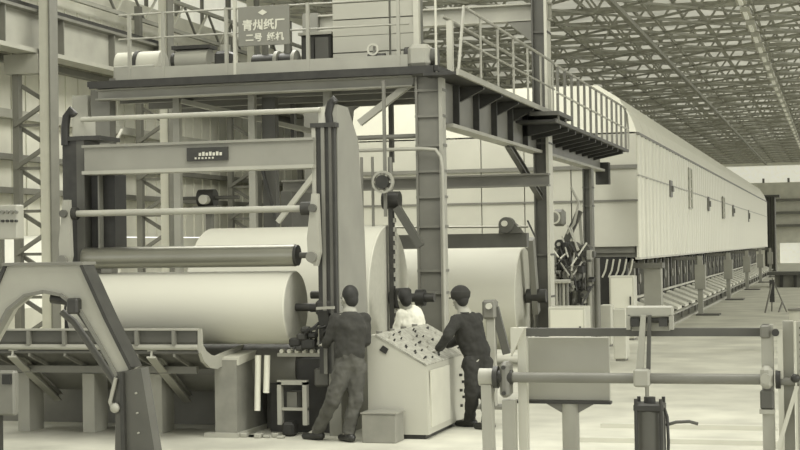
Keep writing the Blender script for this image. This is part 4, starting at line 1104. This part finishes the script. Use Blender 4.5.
def F(u, v): # floor point under pixel
    d = CR @ V(((u-400)/FPX, (225-v)/FPX, -1)); return V((0, 0, CAM_H))+d*(-CAM_H/d.z)
def AN(u, v):
    p = F(u, v); return V((p.x, p.y, .09))
# man at the rolls
al, ar = AN(317, 440), AN(349, 442)
person((-5.2, 16.0), 'person in dark work jacket and grey trousers standing at the winder rolls, back turned', dict(
    head=P(349, 299, 16.05), neck=P(350, 312, 16.02), chest=P(350, 328, 16.0), pelvis=P(350, 358, 15.98),
    shl=P(336, 319, 15.98), ell=P(328, 340, 15.95), wrl=P(325, 346, 16.2),
    shr=P(364, 319, 16.12), elr=P(366, 341, 16.12), wrr=P(358, 346, 16.34),
    hdl=V((-.4, .9, .2)), hdr=V((-.6, .8, .1)),
    hpl=P(344, 366, 15.95), knl=P(333, 400, 15.90), anl=al, hpr=P(357, 366, 16.03), knr=P(355, 402, 15.98), anr=ar,
    toel=V((-.95, .3, 0)), toer=V((-.75, .65, 0))), (-.85, .5, -.1), torso_x=(.96, .28, 0))
# man in the cap
al, ar = AN(470, 427), AN(488, 430)
person((-4.1, 17.4), 'person in dark jacket and cap bending over the control desk', dict(
    head=P(460, 299, 17.35), neck=P(464, 312, 17.35), chest=P(468, 328, 17.36), pelvis=P(477, 357, 17.38),
    shl=P(456, 320, 17.2), ell=P(447, 337, 17.05), wrl=P(438, 350, 17.1),
    shr=P(478, 319, 17.5), elr=P(458, 340, 17.75), wrr=P(443, 346, 17.8),
    hdl=V((-1, .1, -.15)), hdr=V((-1, .1, -.1)),
    hpl=P(471, 363, 17.32), knl=P(472, 394, 17.30), anl=al, hpr=P(484, 363, 17.42), knr=P(487, 396, 17.35), anr=ar,
    toel=V((-.95, .3, 0)), toer=V((-.9, .4, 0))), (-.8, .6, -.15), 'jacket2', 'jacket2', cap=True, torso_x=(.85, .5, 0))
# third person behind the desk
q = P(410, 320, 19.0)
person((q.x, 19.0), 'person in white shirt with dark hair stooping behind the desk', dict(
    head=P(404, 300, 18.9), neck=P(407, 309, 18.95), chest=P(411, 320, 19.0), pelvis=P(416, 345, 19.05),
    shl=P(402, 314, 18.9), ell=P(396, 332, 18.9), wrl=P(388, 338, 19.0),
    shr=P(417, 313, 19.15), elr=P(414, 334, 19.2), wrr=P(400, 340, 19.25),
    hdl=V((-1, .2, 0)), hdr=V((-1, .2, 0)),
    hpl=P(413, 350, 19.0), knl=P(410, 372, 18.95), anl=V((q.x-.05, 18.95, .09)), hpr=P(421, 350, 19.1), knr=P(420, 372, 19.1), anr=V((q.x+.15, 19.15, .09)),
    toel=V((-1, .2, 0)), toer=V((-1, .2, 0))), (-.8, .6, -.2), 'shirt', 'trousers', torso_x=(.8, .55, 0), jacket_name='shirt')
